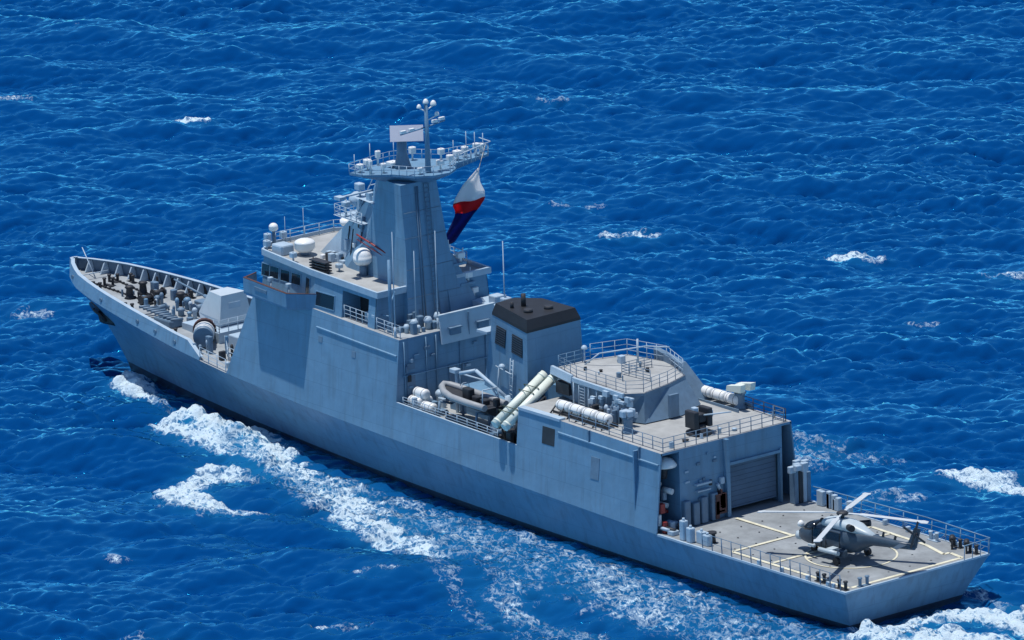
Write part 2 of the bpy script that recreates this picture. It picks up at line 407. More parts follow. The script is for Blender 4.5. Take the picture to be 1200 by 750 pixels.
# ------------------------------------------------------------------ railings
def railing(pts, h=1.05, step=1.5, r=.028, rp=.04, m_='light_grey', parent=ship, rails=3, name='railing'):
    mb = MB(); pts = [Vector(p) for p in pts]
    for a, b in zip(pts, pts[1:]):
        n = max(1, round((b - a).length / step))
        for k in range(n + 1):
            p = a.lerp(b, k / n); mb.cyl(p, p + V(0, 0, h), rp, None, 5)
        for j in range(rails):
            z = h * (j + 1) / rails; mb.cyl(a + V(0, 0, z), b + V(0, 0, z), r, None, 4)
    return mb.build(name, m_, parent)
# hangar roof edge rail
railing([(23, -5.9, 9.66), (21.8, -5.9, 9.66), (21.8, 6.1, 9.66), (26.5, 6.15, 9.72)], 1.05, 1.1, m_='mid_grey', parent=hang)
railing([(26.5, 6.15, 9.72), (33, 6.1, 9.82)], 1.0, 1.6, m_='mid_grey', parent=hang)
railing([(21.8, -6.1, 9.66), (27, -6.2, 9.7)], 1.0, 1.3, m_='dark', parent=hang)
# foredeck open section with stanchions
railing([(77.2, 6.35, zk(77)), (81, 6.15, zk(81))], 1.1, 1.25, m_='light_grey')
railing([(77.2, -6.35, zk(77)), (81, -6.15, zk(81))], 1.1, 1.25, m_='light_grey')

# ------------------------------------------------------------------ bridge
zf = lambda x: zb(x); BY = 5.55; 
mb = MB()
def brg(x, z): return 5.85 - .12 * (z - zb(x))
sec = [57.6, 58.5, 61.9, 62.4, 65.6, 68, 70, 72, 73.2]
# side walls, with a deep opening x 58.5..61.9
for s in (1, -1):
    for a, b in zip(sec, sec[1:]):
        if a == 58.5:
            # opening: lintel + recess
            mb.add([(a, s * brg(a, zr(a) - .4), zr(a) - .4), (b, s * brg(b, zr(b) - .4), zr(b) - .4), (b, s * brg(b, zr(b)), zr(b)), (a, s * brg(a, zr(a)), zr(a))], [[0, 1, 2, 3]])
            continue
        ya = brg(a, zb(a)) if a < 66 else brg(a, zb(a)) - .6 * min(1, (a - 65.6) / 2.4); yb = brg(b, zb(b)) if b < 66 else brg(b, zb(b)) - .6 * min(1, (b - 65.6) / 2.4)
        yat = ya - .3; ybt = yb - .3
        mb.add([(a, s * ya, zb(a)), (b, s * yb, zb(b)), (b, s * ybt, zr(b)), (a, s * yat, zr(a))], [[0, 1, 2, 3]])
    mb.m(2).add([(58.5, s * 3.9, zb(58.5)), (61.9, s * 3.9, zb(61.9)), (61.9, s * 3.9, zr(61.9)), (58.5, s * 3.9, zr(58.5))], [[0, 1, 2, 3]]); mb.m(0)
    for x in (58.5, 61.9): mb.add([(x, s * 3.9, zb(x)), (x, s * 5.84, zb(x)), (x, s * 5.55, zr(x)), (x, s * 3.9, zr(x))], [[0, 1, 2, 3]])
    yf = brg(73.2, zb(73.2)) - .6
    mb.add([(73.2, s * yf, zb(73.2)), (74.7, s * 3.2, zb(74)), (74.2, s * 3.0, zr(74)), (73.2, s * (yf - .3), zr(73.2))], [[0, 1, 2, 3]])
mb.add([(74.7, 3.2, zb(74)), (74.7, -3.2, zb(74)), (74.2, -3.0, zr(74)), (74.2, 3.0, zr(74))], [[0, 1, 2, 3]])
mb.add([(57.6, 5.8, zb(57.6)), (57.6, -5.8, zb(57.6)), (57.6, -5.5, zr(57.6)), (57.6, 5.5, zr(57.6))], [[0, 1, 2, 3]])
brd = mb.build('bridge', ['grey', 'deck_warm', 'dark'], ship)
# roof slab with parapet lip
def slab(poly, z0, z1, parent, name, mats, lip=.0, liph=.0):
    mb = MB(); n = len(poly)
    mb.m(0).hexa([(x, y, z0 + lift(x)) for x, y in poly], [(x, y, z1 + lift(x)) for x, y in poly])
    mb.m(1).add([(x * .998 + .13, y * .985, z1 + .004 + lift(x)) for x, y in poly], [list(range(n))])
    if lip:
        cx = sum(p[0] for p in poly) / n; cy = sum(p[1] for p in poly) / n
        q = [(cx + (x - cx) * (1 - lip / 8), cy + (y - cy) * (1 - lip / 5)) for x, y in poly]
        for i in range(n):
            j = (i + 1) % n
            mb.m(0).hexa([(*poly[i], z1 + lift(poly[i][0])), (*poly[j], z1 + lift(poly[j][0])), (*q[j], z1 + lift(q[j][0])), (*q[i], z1 + lift(q[i][0]))],
                    [(*poly[i], z1 + liph + lift(poly[i][0])), (*poly[j], z1 + liph + lift(poly[j][0])), (*q[j], z1 + liph + lift(q[j][0])), (*q[i], z1 + liph + lift(q[i][0]))])
    return mb.build(name, mats, parent)
roofp = [(57.2, 5.75), (66, 5.7), (73.3, 5.1), (74.6, 3.3), (74.6, -3.3), (73.3, -5.1), (66, -5.7), (57.2, -5.75)]
roof = slab(roofp, 14.40, 14.62, brd, 'roof', ['light_grey', 'deck_warm'], .18, .28)
# windows
def bwin(x0, x1, z0, z1, yoff=0, s=1, name='window'):
    mb = MB()
    def yy(x, z):
        ya = brg(x, zb(x)) - (.6 * min(1, (x - 65.6) / 2.4) if x > 65.6 else 0)
        return ya - .3 * (z - zb(x)) / (zr(x) - zb(x))
    def p(x, z, o): return (x, s * (yy(x, z) + o), z)
    mb.m(0).hexa([p(x0, z0, -.06), p(x1, z0, -.06), p(x1, z0, .025), p(x0, z0, .025)], [p(x0, z1, -.06), p(x1, z1, -.06), p(x1, z1, .025), p(x0, z1, .025)])
    f = .07
    for a, b, c, d in ((x0 - f, x1 + f, z0 - f, z0), (x0 - f, x1 + f, z1, z1 + f), (x0 - f, x0, z0, z1), (x1, x1 + f, z0, z1)):
        mb.m(1).hexa([p(a, c, -.05), p(b, c, -.05), p(b, c, .05), p(a, c, .05)], [p(a, d, -.05), p(b, d, -.05), p(b, d, .05), p(a, d, .05)])
    return mb.build(name, ['glass', 'grey'], brd)
for s in (1, -1):
    bwin(62.9, 65.3, 13.15, 14.25, s=s)
    bwin(66.5, 67.2, 13.45, 15.0, s=s, name='wing_door')
    for x in (68.2, 69.65, 71.1, 72.3): bwin(x, x + (1.0 if x > 72 else 1.15), 14.1, 14.95 + .02 * (x - 68), s=s)
mb = MB()
for k in range(6):
    y = -2.9 + k * .98; mb.hexa([(74.68, y, 14.0), (74.68, y + .82, 14.0), (74.4, y + .82, 14.0), (74.4, y, 14.0)], [(74.42, y, 15.2), (74.42, y + .82, 15.2), (74.2, y + .82, 15.2), (74.2, y, 15.2)])
mb.build('front_window_row', 'glass', brd)
# bridge wings
for s in (1, -1):
    mb = MB()
    pl = [(65.2, 5.7), (66.9, 7.55), (72.9, 7.35), (73.5, 5.6), (73.4, 4.9), (66, 4.9)]
    zt = lambda x: zb(x) + 1.15; zf_ = lambda x: zb(x) + .03; zu = lambda x: zb(x) - .18
    n = len(pl)
    out = [(x, s * y) for x, y in pl]; inn = [(69.4 + (x - 69.4) * .965, s * (5.9 + (abs(y) - 5.9) * .86)) for x, y in out]
    mb.m(0).hexa([(x + .1, y * .985, zu(x)) for x, y in out], [(x, y, zf_(x)) for x, y in out])
    for i in (0, 1, 2):
        j = i + 1; A, B_, a2, b2 = out[i], out[j], inn[i], inn[j]
        mb.m(0).hexa([(*A, zf_(A[0])), (*B_, zf_(B_[0])), (*b2, zf_(B_[0])), (*a2, zf_(A[0]))], [(*A, zt(A[0])), (*B_, zt(B_[0])), (*b2, zt(B_[0])), (*a2, zt(A[0]))])
        mb.m(2).hexa([(*A, zt(A[0])), (*B_, zt(B_[0])), (*b2, zt(B_[0])), (*a2, zt(A[0]))], [(*A, zt(A[0]) + .04), (*B_, zt(B_[0]) + .04), (*b2, zt(B_[0]) + .04), (*a2, zt(A[0]) + .04)])
    mb.m(1).add([(x * .999 + .07, y * .98, zf_(x) + .01) for x, y in out], [list(range(n))])
    wing = mb.build('bridge_wing', ['grey', 'deck', 'rust'], brd)
    m2 = MB(); 
    for xx in (68.2, 70.6): m2.cyl((xx, s * 6.3, zb(xx)), (xx, s * 6.3, zb(xx) + 1.3), .11); m2.box(xx - .2, xx + .2, s * 6.1, s * 6.5, zb(xx) + 1.2, zb(xx) + 1.5, .06)
    m2.build('wing_repeater', 'light_grey', wing)
# name board on the wing (blank plate)
mb = MB(); mb.hexa([(69.6, 7.40, 13.55), (71.3, 7.34, 13.62), (71.3, 7.45, 13.62), (69.6, 7.51, 13.55)], [(69.6, 7.40, 13.82), (71.3, 7.34, 13.9), (71.3, 7.45, 13.9), (69.6, 7.51, 13.82)]); mb.build('name_board', 'mid_grey', brd)
railing([(73.4, -4.9, 15.95), (68, -5.4, 15.75), (60, -5.5, 15.4)], 1.0, 1.5, m_='light_grey', parent=roof)
railing([(74.3, 2.9, 16.0), (74.3, -3.0, 16.0), (73.3, -4.9, 15.95)], 1.0, 1.4, m_='light_grey', parent=roof)
railing([(58.7, 5.6, 12.62), (61.8, 5.6, 12.75)], 1.0, .8, m_='light_grey', parent=brd)
railing([(54.2, 5.9, 12.45), (57.4, 5.75, 12.55)], 1.0, 1.0, m_='light_grey', parent=sup)

# ------------------------------------------------------------------ mast
mb = MB()
lo = [(56.9, 2.85), (64, 2.2), (69.9, .8)]; 
def mring(zlow, zt_):
    pass
bot = [(56.9, 2.9, 12.3), (68.3, 2.7, 12.3), (72.3, 1.2, 12.3)]; top = [(57.9, 1.8, 23.6), (61.2, 1.3, 23.6), (62.2, .7, 23.6)]
mid_ = [(57.4, 2.1, 18.5), (62.8, 1.8, 18.5), (65.0, .8, 18.5)]
def full(r, o): return [V(p[0], p[1] + o, p[2]) for p in r] + [V(p[0], o - p[1], p[2]) for p in r[::-1]]
mb.loft([full(bot, .1), full(mid_, .5), full(top, .75)], smooth=False)
mast = mb.build('mast', 'grey', ship)
# panel seams, ladder and cable runs on mast
mb = MB()
def lerp3(a, b, t): return Vector(a).lerp(Vector(b), t)
for yy_ in (.1,):
    for t in np.linspace(0, 1, 30):
        p = V(56.80 + 1.0 * t, yy_, 12.6 + 10.8 * t); mb.cyl(p + V(-.08, -.22, 0), p + V(-.08, .22, 0), .03, None, 4)
    for o in (-.24, .24): mb.cyl((56.75, yy_ + o, 12.6), (57.75, yy_ + o, 23.4), .035, None, 5)
mb.build('ladder', 'mid_grey', mast)
mb = MB()
for t in (.2, .4, .62, .8):
    o_ = .1 + .65 * t; a = V(56.86 + 1.0 * t, 2.85 - 1.25 * t + o_, 12.3 + 11.3 * t)
    b = V(a.x, 2 * o_ - a.y, a.z); mb.cyl(a + V(-.01, 0, 0), b + V(-.01, 0, 0), .03, None, 4)
mb.cyl((56.85, 1.2, 12.5), (57.8, .9, 23.3), .05, None, 5); mb.cyl((56.85, 1.45, 12.5), (57.8, 1.1, 23.3), .04, None, 5)
mb.build('cable_run', 'mid_grey', mast)
# aft starboard stepped equipment bracket structure
mb = MB()
mb.hexa([(56.6, -1.2, 12.3), (58.5, -1.2, 12.3), (58.5, -4.3, 12.3), (56.6, -4.3, 12.3)], [(57.6, -1.2, 17.3), (58.8, -1.2, 17.3), (58.8, -2.2, 17.3), (57.6, -2.2, 17.3)])
mb.box(57.2, 58.6, -3.3, -2.0, 16.3, 16.5); mb.box(57, 58.6, -4.0, -2.5, 14.6, 14.8)
brk = mb.build('mast_bracket', 'grey', mast)
mb = MB()
for x, y, z in ((57.8, -1.7, 17.3), (57.5, -2.9, 16.5), (57.4, -3.5, 14.8), (57.6, -4.2, 13.4)):
    mb.cyl((x, y, z), (x, y, z + .35), .12); mb.box(x - .3, x + .3, y - .35, y + .35, z + .35, z + .75, .1)
    mb.cyl((x + .3, y - .5, z + .1), (x + .3, y - .5, z + 1.0), .05)
mb.build('sensor_box', 'white', brk)
# port front shoulders: platforms with fire control radar and searchlights
mb = MB()
mb.hexa([(63.5, 1.9, 19.3), (66.6, 1.3, 19.3), (66.6, -1.3, 19.3), (63.5, -1.9, 19.3)], [(63.2, 2.5, 19.5), (67.6, 2.0, 19.5), (67.6, -2.0, 19.5), (63.2, -2.5, 19.5)])
mb.hexa([(61.8, 1.9, 21.2), (64.5, 1.3, 21.2), (64.5, -1.3, 21.2), (61.8, -1.9, 21.2)], [(61.8, 2.3, 21.4), (65.4, 1.8, 21.4), (65.4, -1.8, 21.4), (61.8, -2.3, 21.4)])
mb.build('mast_platform', 'light_grey', mast)
mb = MB(); mb.hexa([(63.5, 2.3, 14.9), (71.0, 1.5, 15.2), (71.0, -1.5, 15.2), (63.5, -2.3, 14.9)], [(62.4, 1.75, 21.1), (64.2, 1.1, 21.1), (64.2, -.9, 21.1), (62.4, -1.3, 21.1)])
mb.build('mast_foot', 'light_grey', mast)
mb = MB()
mb.cyl((65.8, .6, 19.5), (65.8, .6, 20.2), .28); mb.cyl((65.6, .6, 20.6), (66.5, .6, 20.8), .55, .62, 12); mb.box(65.2, 65.8, .1, 1.1, 20.1, 21.0, .1)
mb.build('fire_control_radar', 'light_grey', mast)
mb = MB(); mb.cyl((66.4, 1.6, 19.5), (66.4, 1.6, 20.9), .09); mb.box(66.1, 66.7, 1.3, 1.9, 20.3, 20.7, .08); mb.cyl((64.6, 1.5, 21.4), (64.6, 1.5, 22.4), .1); mb.box(64.2, 65.0, 1.2, 1.8, 22.0, 22.5, .1)
mb.cyl((62.3, 1.9, 22.4), (63.2, 4.8, 22.1), .09); mb.box(62.6, 63.4, 4.4, 5.0, 22.0, 22.25)
mb.build('sensor_box', 'light_grey', mast)
mb = MB()
for (x, y) in ((67.5, 1.1), (66.6, 1.7), (65.6, 2.1), (64.2, 2.3)):
    mb.cyl((x, y, 15.5), (x - .4, y - .25, 18.7), .05)
mb.build('cable_run', 'dark', mast)
mb = MB(); mb.path([(63.9, 2.5, 18.6), (60.2, 2.45, 17.7)], .07); mb.path([(63.9, 2.5, 18.2), (60.2, 2.45, 17.3)], .04); mb.build('red_pipe', 'red', mast)
railing([(63.3, 2.4, 19.5), (67.5, 1.9, 19.5), (67.5, -1.9, 19.5)], .9, .9, m_='light_grey', parent=mast)
rm = random.Random(14)
for k in range(34):
    t = rm.uniform(.02, .86); x = 69.3 - 7.6 * t + rm.uniform(-1.8, .2); z = 12.9 + 10.5 * t; z = max(z, 15.6); y = (2.2 - 1.0 * t) * rm.choice((1, 1, 1, -1)) * rm.uniform(.75, 1.15)
    mb = MB(); a_ = rm.uniform(.12, .34); h = rm.uniform(.3, .9); mb.box(x - a_, x + a_, y - a_, y + a_, z, z + h, .06); mb.cyl((x, y, z - .5), (x, y, z + .02), .06)
    mb.build('sensor_box', rm.choice(['light_grey', 'white', 'mid_grey', 'light_grey', 'dark']), mast)
for k in range(9):
    z = 15.8 + .82 * k; x = 68.6 - .60 * (z - 14.5) ; mb = MB(); mb.path([(x, 1.6 - .07 * k, z), (x + .1, -1.5 + .07 * k, z)], .05); mb.cyl((x, 1.6 - .07 * k, z), (x - .55, 1.55 - .07 * k, z + .85), .045); mb.build('mast_rung', 'light_grey', mast)
# top platform
plat = [(61.9, 4.5), (60.5, 4.3), (59.0, 2.5), (57.2, 1.6), (56.3, .4), (56.2, -1.2), (57.0, -2.4), (58.3, -3.1), (59.0, -7.3), (60.0, -7.5), (60.4, -3.5), (62.2, -2.1), (62.9, -.3), (62.6, 1.8)]
mb = MB(); n = len(plat)
def und(p): return (59.9 + (p[0] - 59.9) * .5, -.3 + (p[1] + .3) * .42, 23.3)
mb.hexa([und(p) for p in plat], [(x, y, 24.15) for x, y in plat]); mb.hexa([(x, y, 24.151) for x, y in plat], [(x, y, 24.32) for x, y in plat])
tp = mb.build('top_platform', 'grey', mast)
loop = [(x, y, 24.32) for x, y in plat]; railing(loop + [loop[0]], .75, .75, .024, .032, parent=tp, rails=2)
mb = MB()
for x, y, h, b_ in ((61.4, 3.8, .7, .5), (60.4, 3.5, 1.1, .3), (61.6, 2.9, .9, .55), (59.9, 2.6, .8, .4), (62.3, 1.3, 1.2, .4), (58.0, -2.6, .9, .5), (59.1, -4.2, .8, .6), (59.4, -5.2, .9, .5), (59.3, -6.3, 1.0, .5), (59.6, -7.0, .8, .45), (57.2, -1.0, .9, .55), (59.9, -3.2, 1.0, .5), (61.7, -1.7, 1.1, .5), (57.4, .9, .6, .4), (60.9, .9, .5, .8), (61.4, -.6, .9, .5)):
    mb.cyl((x, y, 24.3), (x, y, 24.3 + h), .07, None, 6); mb.box(x - b_ / 2, x + b_ / 2, y - b_ / 2, y + b_ / 2, 24.3 + h * .55, 24.3 + h, .08)
mb.build('sensor_box', 'white', tp)
mb = MB()
for x, y, h in ((61.7, 4.1, 1.5), (60.0, 3.9, 1.2), (59.7, -7.3, 1.6), (59.1, -6.0, 2.0), (58.8, -4.9, 2.3), (60.1, -4.6, 1.4), (62.7, -.6, 1.5), (62.4, 2.0, 1.9)): mb.cyl((x, y, 24.3), (x, y, 24.3 + h), .035, None, 5)
mb.path([(57.2, -3.0, 25.3), (58.6, -7.2, 25.4), (60.3, -7.4, 25.4)], .05)
for t in np.linspace(.1, .9, 7): mb.cyl((57.2 + 1.4 * t, -3 - 4.2 * t, 24.3), (57.2 + 1.4 * t, -3 - 4.2 * t, 25.3), .03, None, 4)
mb.build('antenna', 'light_grey', tp)
# search radar face: pedestal plus flat panel
mb = MB(); mb.lathe((60.3, 0.4, 24.3), [(.75, 0), (.62, .4), (.42, 1.2), (.40, 2.2)], 12); rp_ = mb.build('radar_pedestal', 'mid_grey', tp)
mb = MB()
c_ = V(59.8, .25, 27.15); ax = V(-.76, .60, .30).normalized(); h_ = V(.62, .78, 0).normalized() ; u_ = ax.cross(h_).normalized()
if u_.z < 0: u_ = -u_
hw_, hh_, dp = 1.32, .64, .18
mb.hexa([c_ + h_ * a + u_ * b - ax * dp for a, b in ((-hw_, -hh_), (hw_, -hh_), (hw_, hh_), (-hw_, hh_))], [c_ + h_ * a + u_ * b + ax * dp for a, b in ((-hw_, -hh_), (hw_, -hh_), (hw_, hh_), (-hw_, hh_))])
mb.build('radar_face', 'radar_skin', rp_)
# pole mast
mb = MB(); mb.cyl((57.5, 0, 24.3), (57.5, 0, 30.0), .24, .13, 8)
mb.cyl((57.5, 0, 28.0), (58.2, 2.1, 27.6), .06); mb.cyl((57.5, 0, 28.0), (57.6, -1.9, 28.2), .06)
pm = mb.build('pole_mast', 'grey', tp)
mb = MB()
for x, y, z, r in ((57.5, 0, 30.15, .24), (57.5, -.75, 29.9, .26), (57.8, .45, 29.75, .2), (57.4, -1.0, 29.0, .2)): mb.dome((x, y, z - r), r, 1.6, 10); mb.cyl((x, y, z - r), (57.5, 0, z - r - .3), .05)
for x, y, z in ((58.1, 1.9, 27.7), (57.9, 1.2, 27.8), (57.6, -.9, 28.2), (57.6, -1.6, 28.3)): mb.box(x - .12, x + .12, y - .25, y + .25, z, z + .22)
mb.build('navigation_light', 'white', pm)

# ------------------------------------------------------------------ satellite domes and roof gear on bridge roof
def satdome(x, y, z, r, ped=.5, n_='satellite_dome', flat=.9, parent=None):
    mb = MB(); mb.m(1).lathe((x, y, z), [(r * .45, 0), (r * .35, ped)], 10)
    mb.m(0).lathe((x, y, z + ped), [(r * .7, 0), (r, r * .35), (r, r * .8)], 16); mb.dome((x, y, z + ped + r * .8), r, flat, 16)
    return mb.build(n_, ['white', 'mid_grey'], parent or roof)
Zr = lambda x: 14.63 + lift(x)
satdome(62.7, 2.9, Zr(63) - .1, .78, 1.0)
satdome(70.4, 2.9, Zr(70.4), .85, .3, flat=.45)
satdome(74.0, 3.3, Zr(74), .38, 1.3)
satdome(72.0, -2.6, Zr(72), .55, 1.1, flat=.4)
mb = MB(); mb.box(71.2, 72.7, 3.3, 4.6, Zr(72), Zr(72) + .75, .15); mb.build('roof_locker', 'light_grey', roof)
mb = MB()
for x, y, h in ((73.9, 4.0, 1.2), (74.2, 2.2, 1.0), (73.2, 4.6, .9), (69.3, 4.9, .8), (66.2, 4.7, .7), (64.8, 3.7, .6)):
    mb.cyl((x, y, Zr(x)), (x, y, Zr(x) + h), .08); mb.box(x - .28, x + .28, y - .25, y + .25, Zr(x) + h * .5, Zr(x) + h, .09)
mb.build('searchlight', 'light_grey', roof)
mb = MB()
for k in range(4): z = Zr(66) + .1 + k * .23; mb.box(64.7, 66.8, 4.5, 5.2, z, z + .1)
for x in (64.8, 66.7): mb.cyl((x, 4.85, Zr(x)), (x, 4.85, Zr(x) + 1.0), .05)
mb.build('louvre_rack', 'dark', roof)
mb = MB()
for x, y, h in ((73.0, 1.0, 3.0), (72.4, -4.6, 2.4), (70.5, -5.1, 2.6), (74.2, 2.0, 2.2)): mb.cyl((x, y, Zr(x)), (x, y, Zr(x) + h), .035, .02, 5)
mb.build('whip_antenna', 'light_grey', roof)

# gear on the deck behind the bridge (x 54-58)
mb = MB()
for x, y, r_, h in ((55.2, 4.5, .26, .7), (55.6, 3.4, .34, .8), (55.0, 2.5, .36, 1.0), (55.2, 1.4, .3, 1.1), (54.7, 3.7, .2, .6)):
    mb.lathe((x, y, zb(x)), [(r_ * .7, 0), (r_ * .7, h * .5), (r_, h * .55), (r_, h * .75), (r_ * .6, h)], 12)
mb.build('ventilator', 'light_grey', sup)
mb = MB(); mb.cyl((56.4, 5.1, zb(56)), (56.4, 5.1, zb(56) + 5.8), .17, .12); mb.cyl((56.4, 5.1, zb(56) + 2.2), (57.2, 4.0, zb(56) + 2.9), .06); mb.cyl((56.4, 5.1, zb(56) + 1.2), (58.9, 5.0, zb(56) + 1.0), .05)
mb.build('signal_mast', 'grey', sup)
for x, y, h in ((55.5, 3.3, 6.4), (54.5, 1.9, 8.0), (54.7, 6.0, 8.6)):
    mb = MB(); mb.cyl((x, y, zb(x)), (x, y, zb(x) + .9), .12, .09, 6); mb.cyl((x, y, zb(x) + .9), (x - .05, y, zb(x) + h), .06, .03, 5); mb.build('whip_antenna', 'light_grey', sup)
mb = MB()
for k in range(16):
    x = rnd.uniform(54.5, 57.2); y = rnd.uniform(1.5, 5.6); h = rnd.uniform(.3, 1.1); b_ = rnd.uniform(.12, .3)
    mb.box(x - b_, x + b_, y - b_, y + b_, zb(x), zb(x) + h, .05)
mb.build('deck_locker', 'mid_grey', sup)
# flag lockers & people-sized gear in opening
mb = MB()
for x, y, h in ((59.0, 5.0, 1.0), (59.7, 4.8, .8), (58.2, 5.2, 1.5), (57.9, 5.5, 1.1)): mb.box(x - .25, x + .25, y - .25, y + .25, zb(x), zb(x) + h, .08)
mb.build('deck_locker', 'light_grey', brd)
# tilted screen panel along the aft edge, starboard
mb = MB(); mb.hexa([(53.62, 2.2, 11.35), (53.62, -3.3, 11.35), (53.76, -3.3, 11.35), (53.76, 2.2, 11.35)], [(53.9, 2.2, 13.6), (53.9, -3.3, 13.6), (54.04, -3.3, 13.6), (54.04, 2.2, 13.6)])
mb.box(53.84, 54.12, -3.35, 2.25, 13.6, 13.7)
scr = mb.build('screen_panel', 'pale_grey', sup)  # paler than the walls: sunlight on the panel painted into its colour
mb = MB()
for y in (.9, -1.9): mb.box(53.45, 53.8, y - .5, y + .5, 12.0, 12.5); mb.box(53.4, 53.8, y - .6, y + .6, 12.5, 12.6)
mb.box(53.66, 53.80, -.6, -.54, 11.4, 13.5)
mb.build('louvre', 'mid_grey', scr)
mb = MB(); mb.box(54.3, 57, -5.6, -3.4, zb(55), zb(55) + .9, .1); mb.box(54.4, 55.4, -4.9, -3.9, zb(55) + .9, zb(55) + 1.5, .1); mb.build('roof_locker', 'light_grey', sup)
# details on the shaded aft wall
mb = MB()
for y, z in ((5.2, 10.1), (5.2, 8.6), (1.0, 8.6), (-4.5, 8.8)): mb.box(53.9, 54.02, y - .4, y + .4, z - .25 if z > 10 else z - .9, z + .25 if z > 10 else z + .9)
mb.build('wall_door', 'mid_grey', sup)
mb = MB()
for y in (5.8, 3.6, 2.6, .2, -2.4): mb.cyl((53.93, y, 7.0), (53.93, y, 12.2), .05, None, 5)
mb.cyl((53.9, 6, 9.4), (53.9, -5, 9.4), .05); mb.build('pipe', 'grey', sup)

rw = random.Random(9)
for k in range(20):
    y = rw.uniform(-5, 5.8); z = rw.uniform(7.4, 11.8); mb = MB(); a_ = rw.uniform(.08, .28); b_ = rw.uniform(.08, .3); mb.box(53.85 - rw.uniform(0, .15), 54.0, y - a_, y + a_, z - b_, z + b_); mb.build('wall_fitting', rw.choice(['grey', 'light_grey', 'dark', 'mid_grey']), sup)
for k in range(14):
    y = rw.uniform(.6, 4.5); z = rw.uniform(3.9, 9.2); mb = MB(); a_ = rw.uniform(.06, .22); b_ = rw.uniform(.06, .22); mb.box(21.50, 21.62, y - a_, y + a_, z - b_, z + b_); mb.build('wall_fitting', rw.choice(['grey', 'light_grey', 'dark', 'mid_grey']), hang)
# ------------------------------------------------------------------ funnel
zt_ = 14.55
fb = [(50.9, .55, 6.7), (42.1, 2.93, 6.7), (42.1, -3.0, 6.7), (47.6, -3.0, 6.7), (51.0, -1.4, 6.7)]
ft = [(48.5, 1.1, zt_), (42.0, 2.85, zt_), (42.3, -2.75, zt_), (46.9, -2.8, zt_), (48.8, -1.2, zt_)]
mb = MB(); mb.loft([[Vector(p) for p in fb], [Vector(p) for p in ft]], smooth=False)
fun = mb.build('funnel', 'grey', ship)
def sc_(poly, k, z): 
    cx = sum(p[0] for p in poly) / len(poly); cy = sum(p[1] for p in poly) / len(poly)
    return [(cx + (p[0] - cx) * k, cy + (p[1] - cy) * k, z) for p in poly]
mb = MB(); mb.hexa(sc_(ft, 1.012, zt_ + .01), sc_(ft, 1.0, zt_ + .22)); mb.hexa(sc_(ft, 1.0, zt_ + .221), sc_(ft, .90, zt_ + .95))
cap = mb.build('funnel_cap', 'black', fun)
mb = MB()
for x, y, r_, h in ((44.2, .9, .38, .25), (43.9, -.9, .38, .25), (45.9, 0, .2, 1.0), (46.1, 1.0, .15, .5)): mb.cyl((x, y, zt_ + .9), (x, y, zt_ + .95 + h), r_, r_ * .95, 12)
mb.build('exhaust_pipe', 'dark', cap)
# intake grilles on the port face
def on_face(t, z, o, side=1):
    b0, b1 = (Vector(fb[0]), Vector(fb[1])); t0, t1 = (Vector(ft[0]), Vector(ft[1]))
    k = (z - 6.7) / (zt_ - 6.7); a = b0.lerp(t0, k); b = b1.lerp(t1, k); nrm = (b1 - b0).cross(t0 - b0).normalized()
    if nrm.y < 0: nrm = -nrm
    return a.lerp(b, t) + nrm * o
for ta, tb in ((.16, .42), (.60, .88)):
    mb = MB(); mb.m(0).hexa([on_face(t, z, .02) for t, z in ((ta, 12.35), (tb, 12.35), (tb, 13.9), (ta, 13.9))], [on_face(t, z, .05) for t, z in ((ta, 12.35), (tb, 12.35), (tb, 13.9), (ta, 13.9))])
    for k in range(8):
        z = 12.4 + k * .19; mb.m(1).hexa([on_face(t, zz, .05) for t, zz in ((ta, z), (tb, z), (tb, z + .06), (ta, z + .06))], [on_face(t, zz, .09) for t, zz in ((ta, z), (tb, z), (tb, z + .06), (ta, z + .06))])
    fr_ = .05
    mb.build('intake_grille', ['dark', 'hull_dark'], fun)
mb = MB()
for o in (-.035, .035):
    mb.cyl(on_face(.66 + o, 7.2, .2), on_face(.66 + o, 11.9, .2), .045, None, 5)
for k in range(14): mb.cyl(on_face(.625, 7.3 + k * .34, .2), on_face(.695, 7.3 + k * .34, .2), .03, None, 4)
mb.build('ladder', 'light_grey', fun)
mb = MB(); p = on_face(.5, 11.2, .5); mb.cyl(on_face(.5, 10.6, .05), p, .07); mb.dome(p - V(0, 0, .2), .28, 1, 10); mb.cyl(on_face(.3, 10.7, .3), on_face(.68, 10.7, .3), .05); mb.cyl(on_face(.38, 8, .3), on_face(.38, 10.7, .3), .06)
mb.build('searchlight', 'light_grey', fun)
mb = MB(); mb.box(48.9, 50.2, -.2, 1.4, 12.9, 13.1); mb.box(48.9, 49.9, -1.9, -.3, 14.7, 14.85)
mb.cyl((49.3, -.8, 13), (49.3, -.8, 20.0), .07, .035, 6); mb.box(48.9, 49.6, -1.3, -.5, 14.8, 15.4, .1); mb.dome((48.9, -1.7, 14.85), .32, 1.2, 10); mb.cyl((49.6, -.2, 12.9), (49.3, -.9, 15.6), .07); mb.cyl((49.8, -1.3, 12.9), (49.3, -.9, 15.6), .07)
mb.build('antenna_mount', 'light_grey', fun)
# aft deckhouse under the launcher and funnel base
mb = MB(); mb.box(39.2, 51.6, -3.4, 3.2, zd, 8.4); mb.box(38.9, 41.8, -4.5, 1.4, zd, 10.4); mb.build('deckhouse', 'grey', ship)

